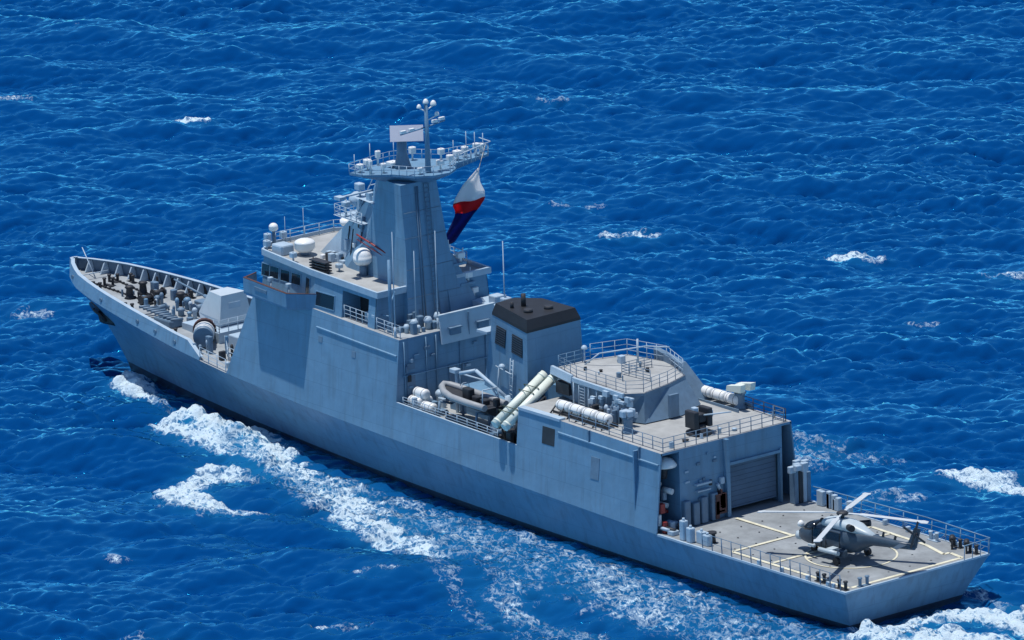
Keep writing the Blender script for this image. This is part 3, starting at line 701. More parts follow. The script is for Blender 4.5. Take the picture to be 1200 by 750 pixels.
# ------------------------------------------------------------------ missile launcher
ml_ = MB()
ml_.box(38.6, 41.4, 3.2, 5.7, zd, 7.5, .1); ml_.hexa([(38.9, 4.0, 7.5), (41.1, 4.0, 7.5), (41.1, 5.2, 7.5), (38.9, 5.2, 7.5)], [(39.1, 3.6, 9.4), (40.9, 3.6, 9.4), (40.9, 4.0, 9.7), (39.1, 4.0, 9.7)])
for x in (39.0, 41.0): ml_.path([(x, 6.3, 7.4), (x, 6.5, 8.7), (x, 3.6, 10.2), (x, 3.8, 7.4)], .09)
lau = ml_.build('missile_launcher', 'dark', ship)
for x in (39.5, 40.7):
    for dz in (0,):
        a = V(x, 7.35, 8.35 + dz); b = V(x, 2.25, 11.45 + dz); mb = MB(); d = (b - a).normalized()
        mb.cyl(a, b, .36, None, 20)
        mb.cyl(a + d * .25, a + d * .42, .39, None, 20); mb.cyl(b - d * .42, b - d * .25, .39, None, 20)
        t_ = mb.build('launch_tube', 'cream', lau)
        if dz: t_['label'] = 'lower launch tube'
mb = MB()
for t in (.2, .28, .60, .70):
    p = V(39.82, 7.35, 8.35).lerp(V(39.82, 2.25, 11.45), t); d = V(0, -5.1, 3.1).normalized(); u2 = V(0, 3.1, 5.1).normalized()
    for o in (.44,):
        a_ = [p + V(-.5, 0, 0) + u2 * o, p + V(1.3, 0, 0) + u2 * o, p + V(1.3, 0, 0) + u2 * (-.5), p + V(-.5, 0, 0) + u2 * (-.5)]
        for q, r_ in zip(a_, a_[1:] + a_[:1]): mb.cyl(q, r_, .035, None, 5)
mb.build('tube_clamp', 'green_dark', lau)
mb = MB(); mb.cyl((40.2, 7.3, 8.15), (40.2, 2.3, 11.25), .10, None, 6); mb.build('launch_rail', 'green_dark', lau)

# ------------------------------------------------------------------ boat deck clutter
def clutter(n, xr, yr, z, hr, br, mats, name, parent=ship, seed=1):
    r_ = random.Random(seed)
    for k in range(n):
        mb = MB(); x = r_.uniform(*xr); y = r_.uniform(*yr); h = r_.uniform(*hr); a_ = r_.uniform(*br); b_ = r_.uniform(*br)
        if r_.random() < .5: mb.box(x - a_, x + a_, y - b_, y + b_, z(x), z(x) + h, .06)
        else: mb.lathe((x, y, z(x)), [(a_ * .8, 0), (a_ * .8, h * .6), (a_, h * .65), (a_, h * .85), (a_ * .5, h)], 10)
        mb.build(name, r_.choice(mats), parent)
zdk = lambda x: zd
clutter(10, (38.9, 42.5), (5.6, 6.4), zdk, (.4, 1.0), (.1, .3), ['light_grey', 'dark', 'mid_grey'], 'deck_fitting', seed=2)
clutter(9, (51.5, 53.7), (2.5, 6.3), zdk, (.5, 1.5), (.15, .4), ['mid_grey', 'dark', 'light_grey'], 'deck_fitting', seed=3)
clutter(8, (42, 46), (3.3, 6.3), zdk, (.3, 1.1), (.15, .4), ['dark', 'mid_grey', 'light_grey'], 'deck_fitting', seed=4)
clutter(6, (41, 46.5), (3.4, 3.9), zdk, (1.2, 2.2), (.12, .3), ['mid_grey', 'light_grey', 'dark'], 'deck_fitting', seed=5)
railing([(41.5, 6.45, zd + .3), (46.5, 6.5, zd + .5), (53.5, 6.4, zd + .6)], .7, 1.4, m_='light_grey', parent=mid)
# davit crane
mb = MB(); mb.cyl((43.6, 3.7, zd), (43.6, 3.7, 9.4), .28, .22); mb.path([(43.6, 3.7, 9.2), (46.6, 4.4, 11.0), (48.0, 4.9, 10.6)], .15, 8); mb.cyl((48.0, 4.9, 10.6), (48.0, 4.9, 9.6), .03)
mb.path([(43.6, 3.7, 7.8), (45.2, 4.1, 10.0)], .08); mb.cyl((50.3, 3.5, zd), (50.3, 3.5, 10.0), .12); mb.box(49.9, 50.7, 3.3, 3.9, 10.0, 10.3, .06); mb.cyl((50.3, 3.5, 10), (47, 3.3, 9.9), .07)
mb.build('boat_crane', 'light_grey', ship)
mb = MB()
for x in (44.6, 49.3): mb.path([(x, 6.2, zd), (x, 6.0, 8.3), (x, 4.8, 7.9), (x, 3.8, 8.3), (x, 3.7, zd)], .10, 6)
mb.build('boat_cradle', 'mid_grey', ship)

# ------------------------------------------------------------------ hangar-roof deckhouse (director house)
top2 = [(39.3, 2.0), (36.0, 2.9), (29.7, 3.1), (28.9, 2.0), (29.6, -1.0), (30.6, -3.4), (34.5, -5.0), (38.4, -4.2), (39.3, -1.2)]
bot2 = [(39.4, 2.1), (35.6, 2.7), (30.3, 3.2), (28.4, 2.4), (28.2, -1.2), (29.6, -4.2), (34.8, -5.6), (38.5, -4.6), (39.4, -1.3)]
zb2 = 9.72; zt2 = 12.15
mb = MB(); mb.m(0).loft([[V(x, y, zb2 + .02 * (x - 21)) for x, y in bot2], [V(x, y, zt2) for x, y in top2]], smooth=False)
mb.m(1).add([(x, y, zt2 + .01) for x, y in sc_([(a, b, 0) for a, b in top2], 1.03, 0) and [(p[0], p[1]) for p in sc_([(a, b, 0) for a, b in top2], 1.03, 0)]], [list(range(9))])
mb.m(0).hexa(sc_([(a, b, 0) for a, b in top2], 1.03, zt2 - .22), sc_([(a, b, 0) for a, b in top2], 1.03, zt2))
dh = mb.build('director_deckhouse', ['mid_grey', 'deck_warm'], ship)
mb = MB(); mb.hexa([(36.2, 2.95, 11.75), (39.6, 2.2, 11.75), (39.6, 2.6, 11.75), (36.2, 3.3, 11.75)], [(36.2, 3.0, 12.35), (39.6, 2.25, 12.35), (39.6, 2.5, 12.35), (36.2, 3.2, 12.35)])
mb.hexa([(29.6, 3.35, 11.85), (36.2, 2.98, 11.85), (36.2, 3.2, 11.85), (29.6, 3.55, 11.85)], [(29.6, 3.35, 12.2), (36.2, 2.98, 12.2), (36.2, 3.2, 12.2), (29.6, 3.55, 12.2)]); mb.build('parapet', 'light_grey', dh)
mb = MB(); mb.box(37.0, 38.6, 2.05, 2.86, 10.5, 11.4); mb.build('window', 'dark', dh)
mb = MB()
for x in (36.0, 34.2, 33.2, 32.0, 30.8): mb.cyl((x, 3.2, 9.95), (x, 3.15, 12.0), .07, None, 6)
for k in range(8): mb.cyl((34.6, 3.25, 10.1 + .24 * k), (35.3, 3.2, 10.1 + .24 * k), .03, None, 4)
for x in (34.6, 35.3): mb.cyl((x, 3.25, 10), (x, 3.2, 12.1), .04, None, 4)
mb.build('pipe', 'light_grey', dh)
mb = MB(); mb.hexa([(31.0, -4.2, 9.9), (36.5, -5.4, 9.9), (36.5, -6.3, 9.9), (30.2, -6.0, 9.9)], [(32.4, -4.4, 12.6), (36.4, -5.2, 12.9), (36.4, -5.7, 12.9), (32.2, -5.0, 12.6)]); mb.build('wing_screen', 'mid_grey', dh)
q = sc_([(a, b, 0) for a, b in top2], .99, zt2 + .01)
railing([q[8], q[0]], 1.0, .9, m_='grey', parent=dh); railing([q[5], q[6], q[7], q[8]], 1.3, 1.0, .026, .034, m_='light_grey', parent=dh, rails=3)
railing([q[0], q[1], q[2], q[3], q[4], q[5]], .95, 1.2, .022, .03, m_='mid_grey', parent=dh, rails=3)
railing([(31.0, -.4, zt2 + .01), (34.2, -.2, zt2 + .01), (34.2, -3.2, zt2 + .01)], .9, .8, .03, .03, m_='mid_grey', parent=dh, rails=4)
mb = MB(); mb.cyl((39.0, -.4, zt2), (39.0, -.4, zt2 + 1.2), .07); mb.dome((39.0, -.4, zt2 + 1.1), .26, 1.2, 10); mb.path([(38.5, 0, zt2), (37.4, -.6, zt2 + 1.0), (35, -3.4, zt2 + 1.5), (33.2, -4.2, zt2 + 1.6)], .06); mb.cyl((36, -3.3, zt2), (36, -3.3, zt2 + 1.9), .08); mb.box(36.6, 37.1, -2.6, -2.1, zt2, zt2 + .6, .06)
mb.build('light_mast', 'light_grey', dh)
clutter(14, (29.3, 33.5), (3.3, 4.1), lambda x: zh(x), (.6, 2.2), (.1, .3), ['dark', 'mid_grey', 'light_grey', 'mid_grey'], 'deck_fitting', dh, 8)
mb = MB()
rq = random.Random(5)
for k in range(26):
    x = rq.uniform(28.6, 33.5); y = 3.3 + rq.uniform(-.1, .35); z = rq.uniform(10.2, 12.0); mb.box(x - rq.uniform(.1, .35), x + rq.uniform(.1, .3), y - .12, y + .14, z, z + rq.uniform(.1, .45))
mb.build('junction_box', 'light_grey', dh)
mb = MB(); mb.box(28.1, 28.35, -.8, .1, 9.9, 11.7); mb.build('wall_door', 'mid_grey', dh)

clutter(9, (30.5, 38), (-3.2, 1.8), lambda x: zt2 + .01, (.15, .6), (.06, .2), ['mid_grey', 'light_grey', 'dark'], 'roof_fitting', dh, 41)
# gun / director mounts on hangar roof
def pedestal_mount(x, y, z, kind, parent=ship):
    mb = MB(); mb.m(1).lathe((x, y, z), [(.55, 0), (.5, .15), (.36, .3), (.36, 1.0), (.5, 1.25)], 12)
    if kind == 0:
        mb.m(0).box(x - .45, x + .45, y - .25, y + .25, z + 1.3, z + 1.75, .08); mb.m(0)
        for o in (-.45, .45): mb.box(x - .28, x + .36, y + o - .16, y + o + .16, z + 1.3, z + 1.8, .1)
    else:
        for o in (-.5, .5): mb.m(0).hexa([(x - .9, y + o - .25, z + 1.5), (x + .8, y + o - .25, z + 1.35), (x + .8, y + o + .25, z + 1.35), (x - .9, y + o + .25, z + 1.5)], [(x - 1.0, y + o - .25, z + 2.1), (x + .7, y + o - .25, z + 1.8), (x + .7, y + o + .25, z + 1.8), (x - 1.0, y + o + .25, z + 2.1)])
        mb.box(x - .3, x + .3, y - .3, y + .3, z + 1.2, z + 1.9, .08)
    return mb.build('director_mount', ['light_grey' if kind == 0 else 'cream', 'mid_grey'], parent)
pedestal_mount(27.6, 4.7, 9.78, 0); pedestal_mount(26.9, -5.9, 9.76, 1)
mb = MB(); gx, gy, gz = 23.8, .9, 9.7
mb.m(0).lathe((gx, gy, gz), [(1.0, 0), (1.0, .2), (.6, .35), (.55, .8)], 14); mb.box(gx - .7, gx + .6, gy - .9, gy - .45, gz + .6, gz + 2.0, .1); mb.box(gx - .7, gx + .6, gy + .45, gy + .9, gz + .6, gz + 1.9, .1)
mb.box(gx - .5, gx + .7, gy - .4, gy + .4, gz + 1.0, gz + 1.6, .1); mb.m(1).box(gx - .35, gx + .4, gy - 1.25, gy - .95, gz + 1.2, gz + 1.7, .08)
mb.m(1).box(gx - .2, gx + .3, gy + .1, gy + .5, gz + 1.7, gz + 2.1, .06); mb.m(1).cyl((gx - .4, gy - .1, gz + 1.5), (gx - 1.9, gy - 1.7, gz + 1.75), .07, .05, 8)
mb.build('stern_gun_mount', ['dark', 'light_grey'], ship)
clutter(5, (22.2, 23.2), (-5, 5), lambda x: 9.67, (.15, .5), (.1, .3), ['dark', 'light_grey', 'deck'], 'roof_fitting', hang, 12)
mb = MB(); mb.box(26.0, 34.5, -6.35, -6.2, 9.75, 10.2); mb.box(26.0, 34.5, -5.0, -4.9, 9.75, 10.0); mb.build('raft_rack', 'mid_grey', hang)
mb = MB(); mb.box(29.2, 35.8, 5.35, 5.45, 9.8, 10.1); mb.box(29.2, 35.8, 4.35, 4.45, 9.85, 10.1); 
for x in np.arange(29.4, 35.8, 1.05): mb.cyl((x, 5.9, 9.85), (x, 5.2, 10.5), .07, None, 5)
mb.build('raft_rack', 'dark', hang)

# ------------------------------------------------------------------ side alcoves by the flight deck
mb = MB(); mb.m(0).lathe((22.4, 5.55, 8.35), [(.95, 0), (1.0, .12), (.7, .5), (.2, .7)], 16); mb.m(1).cyl((22.6, 5.5, 7.4), (22.4, 5.55, 8.4), .3); mb.cyl((22.6, 5.5, 7.6), (24.2, 5.5, 7.9), .12)
mb.build('dome_light', ['white', 'dark'], hang)
rq = random.Random(21)
for k in range(26):
    y = rq.uniform(4.9, 6.7); x = rq.uniform(20.6, 24.0); z = 3.5 + (rq.uniform(0, 3.2) if x > 21.8 else 0); mb = MB()
    if rq.random() < .45: mb.cyl((x - .4, y - .1, z + .3), (x + .4, y + .15, z + .4), rq.uniform(.12, .24), None, 10)
    else: a_ = rq.uniform(.12, .35); mb.box(x - a_, x + a_, y - a_, y + a_, z, z + rq.uniform(.3, .9), .06)
    mb.build('alcove_fitting', rq.choice(['light_grey', 'mid_grey', 'dark', 'white', 'light_grey', 'red']), hang)
mb = MB()
for y in (4.3, 3.4, 2.6, 1.6): mb.box(21.2, 21.62, y - .3, y + .3, 3.55, 3.55 + 1.9 + .2 * math.sin(y * 5), .06)
mb.build('wall_cabinet', 'mid_grey', hang)
mb = MB(); mb.box(21.3, 21.62, 1.8, 3.3, 6.5, 6.65); mb.box(21.3, 21.62, 1.9, 3.2, 6.0, 6.1); mb.cyl((21.4, 1.2, 6.3), (21.4, .9, 5.7), .12); mb.box(21.3, 21.62, .5, .9, 6.2, 6.7, .05); mb.build('floodlight_bar', 'light_grey', hang)
mb = MB()
for k in range(7): mb.box(21.1, 21.6, .5 + rq.uniform(0, 1.0), .8 + rq.uniform(.1, 1.0), 3.6 + rq.uniform(0, 2.0), 3.9 + rq.uniform(.1, 2.2))
mb.build('hose_rack', 'rust', hang)
# starboard rack
for y, c_m, h in ((-5.7, 'mid_grey', 2.6), (-6.15, 'dark', 2.5), (-6.55, 'light_grey', 2.5), (-6.95, 'mid_grey', 2.3)):
    mb = MB(); mb.box(20.2, 20.9, y - .2, y + .18, 3.5, 3.5 + h, .05); mb.build('rack_locker', c_m, fd)
mb = MB()
for k in range(9): x = rq.uniform(19.9, 21.2); y = rq.uniform(-7.0, -5.3); mb.box(x - .2, x + .2, y - .3, y + .3, 6.0 + rq.uniform(0, .3), 6.5 + rq.uniform(0, .3), .05)
for k in range(8): x = rq.uniform(15.0, 19.3); mb.box(x - .2, x + .2, -7.0, -6.6, 3.5, 4.2 + rq.uniform(0, .6), .05)
mb.build('rack_top_gear', 'light_grey', fd)
# port front corner lockers
mb = MB()
for x, y, h, b_ in ((19.0, 6.6, 1.5, .28), (18.2, 6.6, 1.1, .3), (17.4, 6.2, .9, .4), (16.6, 6.3, .8, .35)): mb.box(x - b_, x + b_, y - .25, y + .25, 3.5, 3.5 + h, .08); mb.cyl((x, y, 3.5 + h), (x, y, 3.7 + h), .1)
mb.build('deck_locker', 'light_grey', fd)
mb = MB(); mb.cyl((16.9, 5.6, 3.5), (16.9, 5.6, 4.2), .3, .24, 12); mb.cyl((16.9, 5.6, 4.2), (16.9, 5.6, 4.35), .36, .36, 12); mb.build('capstan', 'dark', fd)
# flight deck nets / rails
mb = MB()
for x in np.arange(.6, 16.4, 1.12): mb.cyl((x, 7.05, 3.5), (x, 7.1, 4.75), .045, None, 5)
for z in (4.7,): mb.cyl((.6, 7.1, z), (16.3, 7.1, z), .025, None, 4)
mb.cyl((.6, 7.08, 4.1), (16.3, 7.08, 4.1), .018, None, 4)
mb.build('deck_rail', 'mid_grey', fd)
mb = MB(); pts = [(-.1, -7.1, 4.75), (7, -7.3, 4.8), (19.8, -7.0, 4.7)]
mb.path([V(*p) for p in pts], .05)
for x in np.arange(0, 20, 1.6): mb.cyl((x, -7.05, 3.5), (x, -7.15, 4.72), .045, None, 5)
mb.path([(0, -7.1, 4.0), (19.8, -7.05, 4.0)], .03); mb.path([(0, -7.1, 4.4), (19.8, -7.05, 4.4)], .02)
mb.path([(-.1, -7.1, 4.75), (-.05, -4.6, 4.65)], .045)
for y in (-7, -6.2, -5.4, -4.6): mb.cyl((0, y, 3.5), (-.05, y, 4.7), .035, None, 5)
mb.build('deck_rail', 'grey', fd)
# folded net frames outboard
for s in (1, -1):
    mb = MB()
    for x in np.arange(1.2, 17, 2.2):
        mb.path([(x, s * 7.12, 3.45), (x, s * 7.75, 3.7), (x + 2.0, s * 7.75, 3.7), (x + 2.0, s * 7.12, 3.45)], .03, 4)
        for k in range(1, 6): mb.cyl((x + k * .33, s * 7.12, 3.46), (x + k * .33, s * 7.75, 3.7), .008, None, 3)
    if s < 0: mb.build('safety_net', 'mid_grey', fd)
# bollards (bitts) around the deck
def bitts(x, y, z, rz=0, m_='dark', parent=ship, sc2=1):
    mb = MB(); c, s_ = math.cos(rz), math.sin(rz)
    for o in (-.35, .35):
        px, py = x + c * o * sc2, y + s_ * o * sc2; mb.lathe((px, py, z), [(.15 * sc2, 0), (.13 * sc2, .1), (.13 * sc2, .55 * sc2), (.19 * sc2, .62 * sc2), (.17 * sc2, .7 * sc2)], 10)
    mb.box(x - .55 * sc2 if abs(c) > .5 else x - .2, x + .55 * sc2 if abs(c) > .5 else x + .2, y - .2 if abs(c) > .5 else y - .55, y + .2 if abs(c) > .5 else y + .55, z, z + .06)
    return mb.build('bollard', m_, parent)
bitts(.9, 6.6, 3.5, 0); bitts(3.4, 6.5, 3.5, 0); bitts(.5, 4.9, 3.5, R(90), 'mid_grey'); bitts(1.0, -6.4, 3.5, 0); bitts(3.0, -6.6, 3.5, 0); bitts(5.5, -6.5, 3.5, 0, 'light_grey')
mb = MB()
for x in (1.6, 2.2, 4.5, 7.4, 10): mb.box(x - .15, x + .15, 6.75, 7.0, 3.5, 3.85, .05); mb.box(x + 1.1, x + 1.4, -6.9, -6.55, 3.5, 3.9, .05)
mb.build('fairlead', 'light_grey', fd)
mb = MB()
for x in (1.2, 2.8): mb.cyl((x, -5.9, 3.5), (x, -5.9, 4.3), .08); mb.cyl((x, -5.9, 4.2), (x + .3, -6.2, 4.4), .22, .22, 10)
mb.build('deck_lamp', 'dark', fd)

# ------------------------------------------------------------------ foredeck: gun and mooring gear
gx, gy, gz = 86.2, -.3, 6.1
mb = MB(); mb.box(83.4, 88.6, -2.6, 2.4, 5.85, 6.75); mb.build('gun_platform', 'light_grey', ship)
mb = MB(); z0 = 6.8
b1 = [(84.9, 1.15), (87.8, 1.0), (87.8, -1.6), (84.9, -1.75)]; m1 = [(84.7, 1.3), (88.3, .85), (88.3, -1.45), (84.7, -1.9)]; t1 = [(84.9, .95), (87.0, .65), (87.0, -1.25), (84.9, -1.55)]
mb.loft([[V(x, y, z0) for x, y in b1], [V(x, y, z0 + .6) for x, y in m1], [V(x, y, z0 + 2.6) for x, y in t1]], smooth=False)
gun = mb.build('gun_turret', 'gun_skin', ship)
mb = MB(); mb.cyl((88.0, -.3, 8.3), (89.0, -.3, 8.45), .22, .16); mb.cyl((89.0, -.3, 8.45), (93.2, -.3, 9.1), .10, .07, 10); mb.build('gun_barrel', 'mid_grey', gun)
mb = MB(); mb.box(84.78, 84.86, -.9, .3, 7.3, 8.7); mb.build('turret_hatch', 'light_grey', gun)
railing([(83.5, 2.3, 6.75), (83.5, -2.5, 6.75)], 1.05, .9, m_='light_grey'); railing([(83.5, 2.3, 6.75), (85.0, 2.3, 6.75)], 1.0, .9, m_='light_grey')
mb = MB(); mb.path([(83.1, -.6, 5.8), (83.4, -.6, 6.8), (82.6, -.9, 9.2)], .07); mb.cyl((82.3, -.9, 6), (82.3, -.9, 9.3), .12); mb.box(82.0, 82.6, -1.2, -.6, 9.0, 9.4, .06); mb.build('refuelling_post', 'mid_grey', ship)
# vertical launch block between gun and bridge
mb = MB(); mb.box(77.6, 82.2, -2.6, 2.4, 5.6, 6.9, .1)
for i in range(4):
    for j in range(2): mb.box(78.0 + i * 1.0, 78.85 + i * 1.0, -1.2 + j * 1.1, -.25 + j * 1.1, 6.9, 6.98)
mb.build('vertical_launcher', 'light_grey', ship)
# big hose reel / drum beside the gun
mb = MB(); mb.m(0).cyl((84.6, 3.0, 6.9), (82.9, 4.4, 6.9), .82, None, 18)
for t in (.12, .42, .6): 
    p = V(84.6, 3.0, 6.9).lerp(V(82.9, 4.4, 6.9), t); q_ = V(84.6, 3.0, 6.9).lerp(V(82.9, 4.4, 6.9), t + .12); mb.m(1).cyl(p, q_, .87, None, 18)
mb.m(2).cyl((85.0, 2.7, 6.9), (84.6, 3.0, 6.9), .98, None, 18)
mb.build('hose_drum', ['mid_grey', 'white', 'rust'], ship)
clutter(12, (77.5, 82.5), (3.0, 5.6), lambda x: zk(x), (.4, 1.5), (.12, .35), ['mid_grey', 'light_grey', 'dark', 'grey'], 'deck_fitting', seed=31)
railing([(82.2, 2.7, zk(82)), (79.5, 4.4, zk(80)), (77.6, 4.4, zk(78))], 1.1, 1.0, m_='light_grey')
# windlass and mooring gear
def windlass(x, y, z, k=.62, ms=('dark', 'mid_grey')):
    mb = MB(); B = lambda a, b, c, d, e, f, v=0: mb.box(x + a * k, x + b * k, y + c * k, y + d * k, z + e * k, z + f * k, v * k)
    def Cy(p, q, r_): mb.cyl((x + p[0] * k, y + p[1] * k, z + p[2] * k), (x + q[0] * k, y + q[1] * k, z + q[2] * k), r_ * k, None, 14)
    mb.m(0); B(-.9, .9, -.7, .7, 0, .25); Cy((-.2, -.9, .75), (-.2, .9, .75), .42); Cy((-.2, -.95, .75), (-.2, -.75, .75), .62); Cy((-.2, .75, .75), (-.2, .95, .75), .62); B(-.7, -.3, -.6, .6, .2, .6)
    mb.m(1); B(.3, .9, -.4, .5, .25, 1.0, .1)
    return mb.build('windlass', list(ms), ship)
windlass(96.6, -.9, zk(96.6)); windlass(95.8, .9, zk(95.8)); windlass(93.4, 1.1, zk(93.2), .5, ('mid_grey', 'dark')); windlass(91.0, -1.2, zk(91), .7, ('mid_grey', 'dark')); windlass(94.2, -1.7, zk(94), .55, ('dark', 'mid_grey'))
mb = MB()
for x, y in ((98.2, -.6), (97.9, 1.0), (93.8, -1.3)): mb.lathe((x, y, zk(x)), [(.5, 0), (.35, .15), (.28, .8), (.42, .95), (.3, 1.1)], 12)
mb.build('capstan', 'dark', ship)
# vertical-standing coloured gear
mb = MB(); mb.box(97.2, 97.9, -1.6, -1.1, zk(97), zk(97) + 1.1, .08); mb.box(95.0, 95.5, -1.9, -1.4, zk(95), zk(95) + .9, .08); mb.build('deck_locker', 'mid_grey', ship)
mb = MB(); mb.box(89.0, 91.5, 1.9, 3.3, zk(90), zk(90) + .55, .15); mb.box(90.0, 92.4, -2.6, -1.6, zk(91), zk(91) + .8, .1); mb.build('deck_hatch', 'mid_grey', ship)
mb = MB()
for k in range(9): x = 89 + k * .55; mb.cyl((x, 2.0 + .2 * math.sin(k), zk(x) + .65), (x + .2, 3.1, zk(x) + .7), .14, None, 6)
mb.build('coiled_line', 'mid_grey', ship)
clutter(14, (88.8, 95.5), (-2.6, 1.4), lambda x: zk(x), (.4, 1.3), (.12, .35), ['dark', 'mid_grey', 'mid_grey', 'light_grey', 'grey'], 'deck_fitting', seed=33)
clutter(18, (88.0, 100), (-3.6, 2.2), lambda x: zk(x), (.25, .8), (.06, .16), ['dark', 'mid_grey', 'light_grey', 'grey'], 'deck_fitting', seed=35)
for x in (101.5, 95.0, 87.5): bitts(x, yk(x) - 1.5, zk(x), R(20)); bitts(x, -yk(x) + 1.5, zk(x), R(-20))
bitts(102.6, -.7, zk(102), R(60)); bitts(101.9, .3, zk(102), R(60))
for x in (98.6, 92.5): bitts(x, yk(x) - 1.1, zk(x), R(25), 'dark', sc2=.6)
mb = MB()
for s_ in (1, -1):
    for k in range(26):
        x = 96.4 + k * .27; y = s_ * (.55 + .02 * k); mb.box(x - .12, x + .12, y - .05 - .05 * (k % 2), y + .05 + .05 * (k % 2), zk(x) + .03, zk(x) + .13 + .03 * (k % 2))
mb.build('anchor_chain', 'dark', ship)
mb = MB(); mb.cyl((104.2, 0, zk(104)), (106.0, 0, zk(106) + 2.3), .05, .04, 6); mb.cyl((104.2, -1.3, zk(104) + .5), (104.4, 1.4, zk(104) + .5), .05, None, 6); mb.build('jack_staff', 'light_grey', ship)
# dark mooring openings in starboard bulwark
mb = MB()
for x in (101, 98.2, 94.6, 91.2, 87.6, 84.2):
    for s_ in (-1,):
        y = yk(x) - .16; mb.box(x, x + 1.5, s_ * (y + .02), s_ * (y - .12), zk(x) + .08, zk(x) + .85, .1)
mb.build('mooring_roller', 'dark', ship)
for x in (104.4, 97.6, 91.0, 88.0, 84.8): 
    mb = MB(); y = yk(x) - .05; mb.cyl((x, y - .05, zk(x) + .5), (x, y + .05, zk(x) + .5), .18, None, 10); mb.build('fairlead', 'mid_grey', bul)
# anchor in its recess on the port bow
hr_ = hull_ring(102.5, 1); hp = Vector(hr_[8]); hq = Vector(hr_[7])
mb = MB(); mb.m(1).cyl(hp + V(0, -.3, .3), hp + V(.1, .35, 0), .55, .6, 12); mb.m(0).cyl(hp + V(0, .4, 0), hq + V(0, .35, 0), .15, None, 8)
mb.hexa([hq + V(-.75, .2, -.1), hq + V(.75, .5, -.1), hq + V(.75, .15, -.35), hq + V(-.75, -.1, -.35)], [hq + V(-.95, .25, .8), hq + V(-.6, .3, .8), hq + V(-.6, .15, .75), hq + V(-.95, .1, .75)])
mb.hexa([hq + V(-.75, .2, -.15), hq + V(.75, .5, -.15), hq + V(.75, .15, -.4), hq + V(-.75, -.1, -.4)], [hq + V(.6, .55, .8), hq + V(.95, .6, .8), hq + V(.95, .45, .75), hq + V(.6, .4, .75)])
mb.build('anchor', ['dark', 'hull_dark'], ship)

# ------------------------------------------------------------------ life raft canisters (separate things)
def raft_proto(loc, label, group, rz=0):
    t = thing('life_raft_canister', label, 'life raft', loc, rz, group)
    mb = MB(); mb.lathe((-.72, 0, .36), [(.18, 0), (.36, .05), (.42, .16), (.42, 1.30), (.36, 1.41), (.18, 1.46)], 18, 'x'); mb.build('shell', 'white', t)
    mb = MB()
    for x in (-.4, .4):
        mb.cyl((x - .02, 0, .36), (x + .02, 0, .36), .428, None, 18)
    mb.box(-.5, .5, -.25, .25, -.02, .03); mb.build('strap', 'dark', t)
    return t
gP = 'life raft canisters in a row on the port hangar roof'; gS = 'life raft canisters in a row on the starboard hangar roof'; gB = 'life raft canisters on the boat deck'
ordp = ['foremost', 'second from forward', 'third from forward', 'aftmost']
rp0 = raft_proto((35.0, 4.9, 10.12), '%s of four white life raft canisters on the near hangar roof edge' % ordp[0], gP)
for k in range(1, 4): dup(rp0, (35.0 - 1.62 * k, 4.9 + .03 * k, 10.12), label='%s of four white life raft canisters on the near hangar roof edge' % ordp[k], group=gP)
for k in range(5): dup(rp0, (33.9 - 1.6 * k, -5.7, 10.05), label='%s of five white life raft canisters along the far hangar roof edge' % ['foremost', 'second', 'middle', 'fourth', 'aftmost'][k], group=gS)
for k, (x, y, z, d_) in enumerate(((52.9, 5.55, 7.15, 'lower outer'), (52.9, 4.75, 7.15, 'lower inner'), (52.7, 5.15, 7.78, 'upper'), (51.2, 5.6, 7.0, 'separate low aft'))):
    dup(rp0, (x, y, z), rz=0, label='white life raft canister stacked behind superstructure, the %s one' % d_, group=gB)
mb = MB(); mb.box(50.4, 53.7, 4.3, 6.0, zd, 7.0); mb.box(50.4, 53.7, 4.4, 5.9, 7.0, 7.1); mb.build('raft_rack', 'mid_grey', ship)

# ------------------------------------------------------------------ rigid inflatable boat
rib = thing('inflatable_boat', 'grey rigid inflatable boat stowed on cradle beside the funnel', 'inflatable boat', (47.0, 4.9, 8.05), R(-4))
mb = MB(); L_ = 3.7
side = [(-L_, 1.0), (-1.5, 1.12), (.8, 1.1), (2.2, .85), (3.1, .42), (3.45, 0)]
def tubept(x, y): return V(x, y, .85 + .32 * max(0, (x - 1) / 2.4) ** 1.6)
full_ = [tubept(x, y) for x, y in side] + [tubept(x, -y) for x, y in side[::-1][1:]]
rings = []
for i, p in enumerate(full_):
    a = full_[max(0, i - 1)]; b = full_[min(len(full_) - 1, i + 1)]; d = (b - a).normalized(); u2 = V(0, 0, 1); sd = d.cross(u2).normalized(); r_ = .27
    rings.append([p + sd * math.cos(t) * r_ + u2 * math.sin(t) * r_ for t in [2 * math.pi * k / 10 for k in range(10)]])
mb.loft(rings, smooth=True); mb.build('inflatable_collar', 'rubber', rib, label='pale grey collar')
mb = MB(); mb.loft([[V(x, s_ * y * k, z) for s_, k, z in ((1, 1, z1), (1, .55, z1 * .35), (0, 0, 0 + .25 * max(0, x) / 3.3), (-1, .55, z1 * .35), (-1, 1, z1))] for x, y, z1 in ((-3.6, .95, .7), (-1, 1.0, .7), (1.5, .9, .75), (2.6, .55, .95), (3.2, .12, 1.1))], smooth=False); mb.build('boat_hull', 'dark', rib)
mb = MB(); mb.box(-.5, .5, -.3, .3, .6, 1.55, .1); mb.box(-1.6, -.8, -.3, .3, .6, 1.15, .1); mb.box(-2.6, -1.9, -.3, .3, .6, 1.1, .1); mb.build('console', 'dark', rib)
mb = MB(); mb.path([(-3.1, .8, .9), (-3.0, .7, 2.1), (-3.0, -.7, 2.1), (-3.1, -.8, .9)], .05); mb.path([(.4, .35, 1.5), (.4, .3, 1.9), (.4, -.3, 1.9), (.4, -.35, 1.5)], .03); mb.build('roll_bar', 'light_grey', rib)
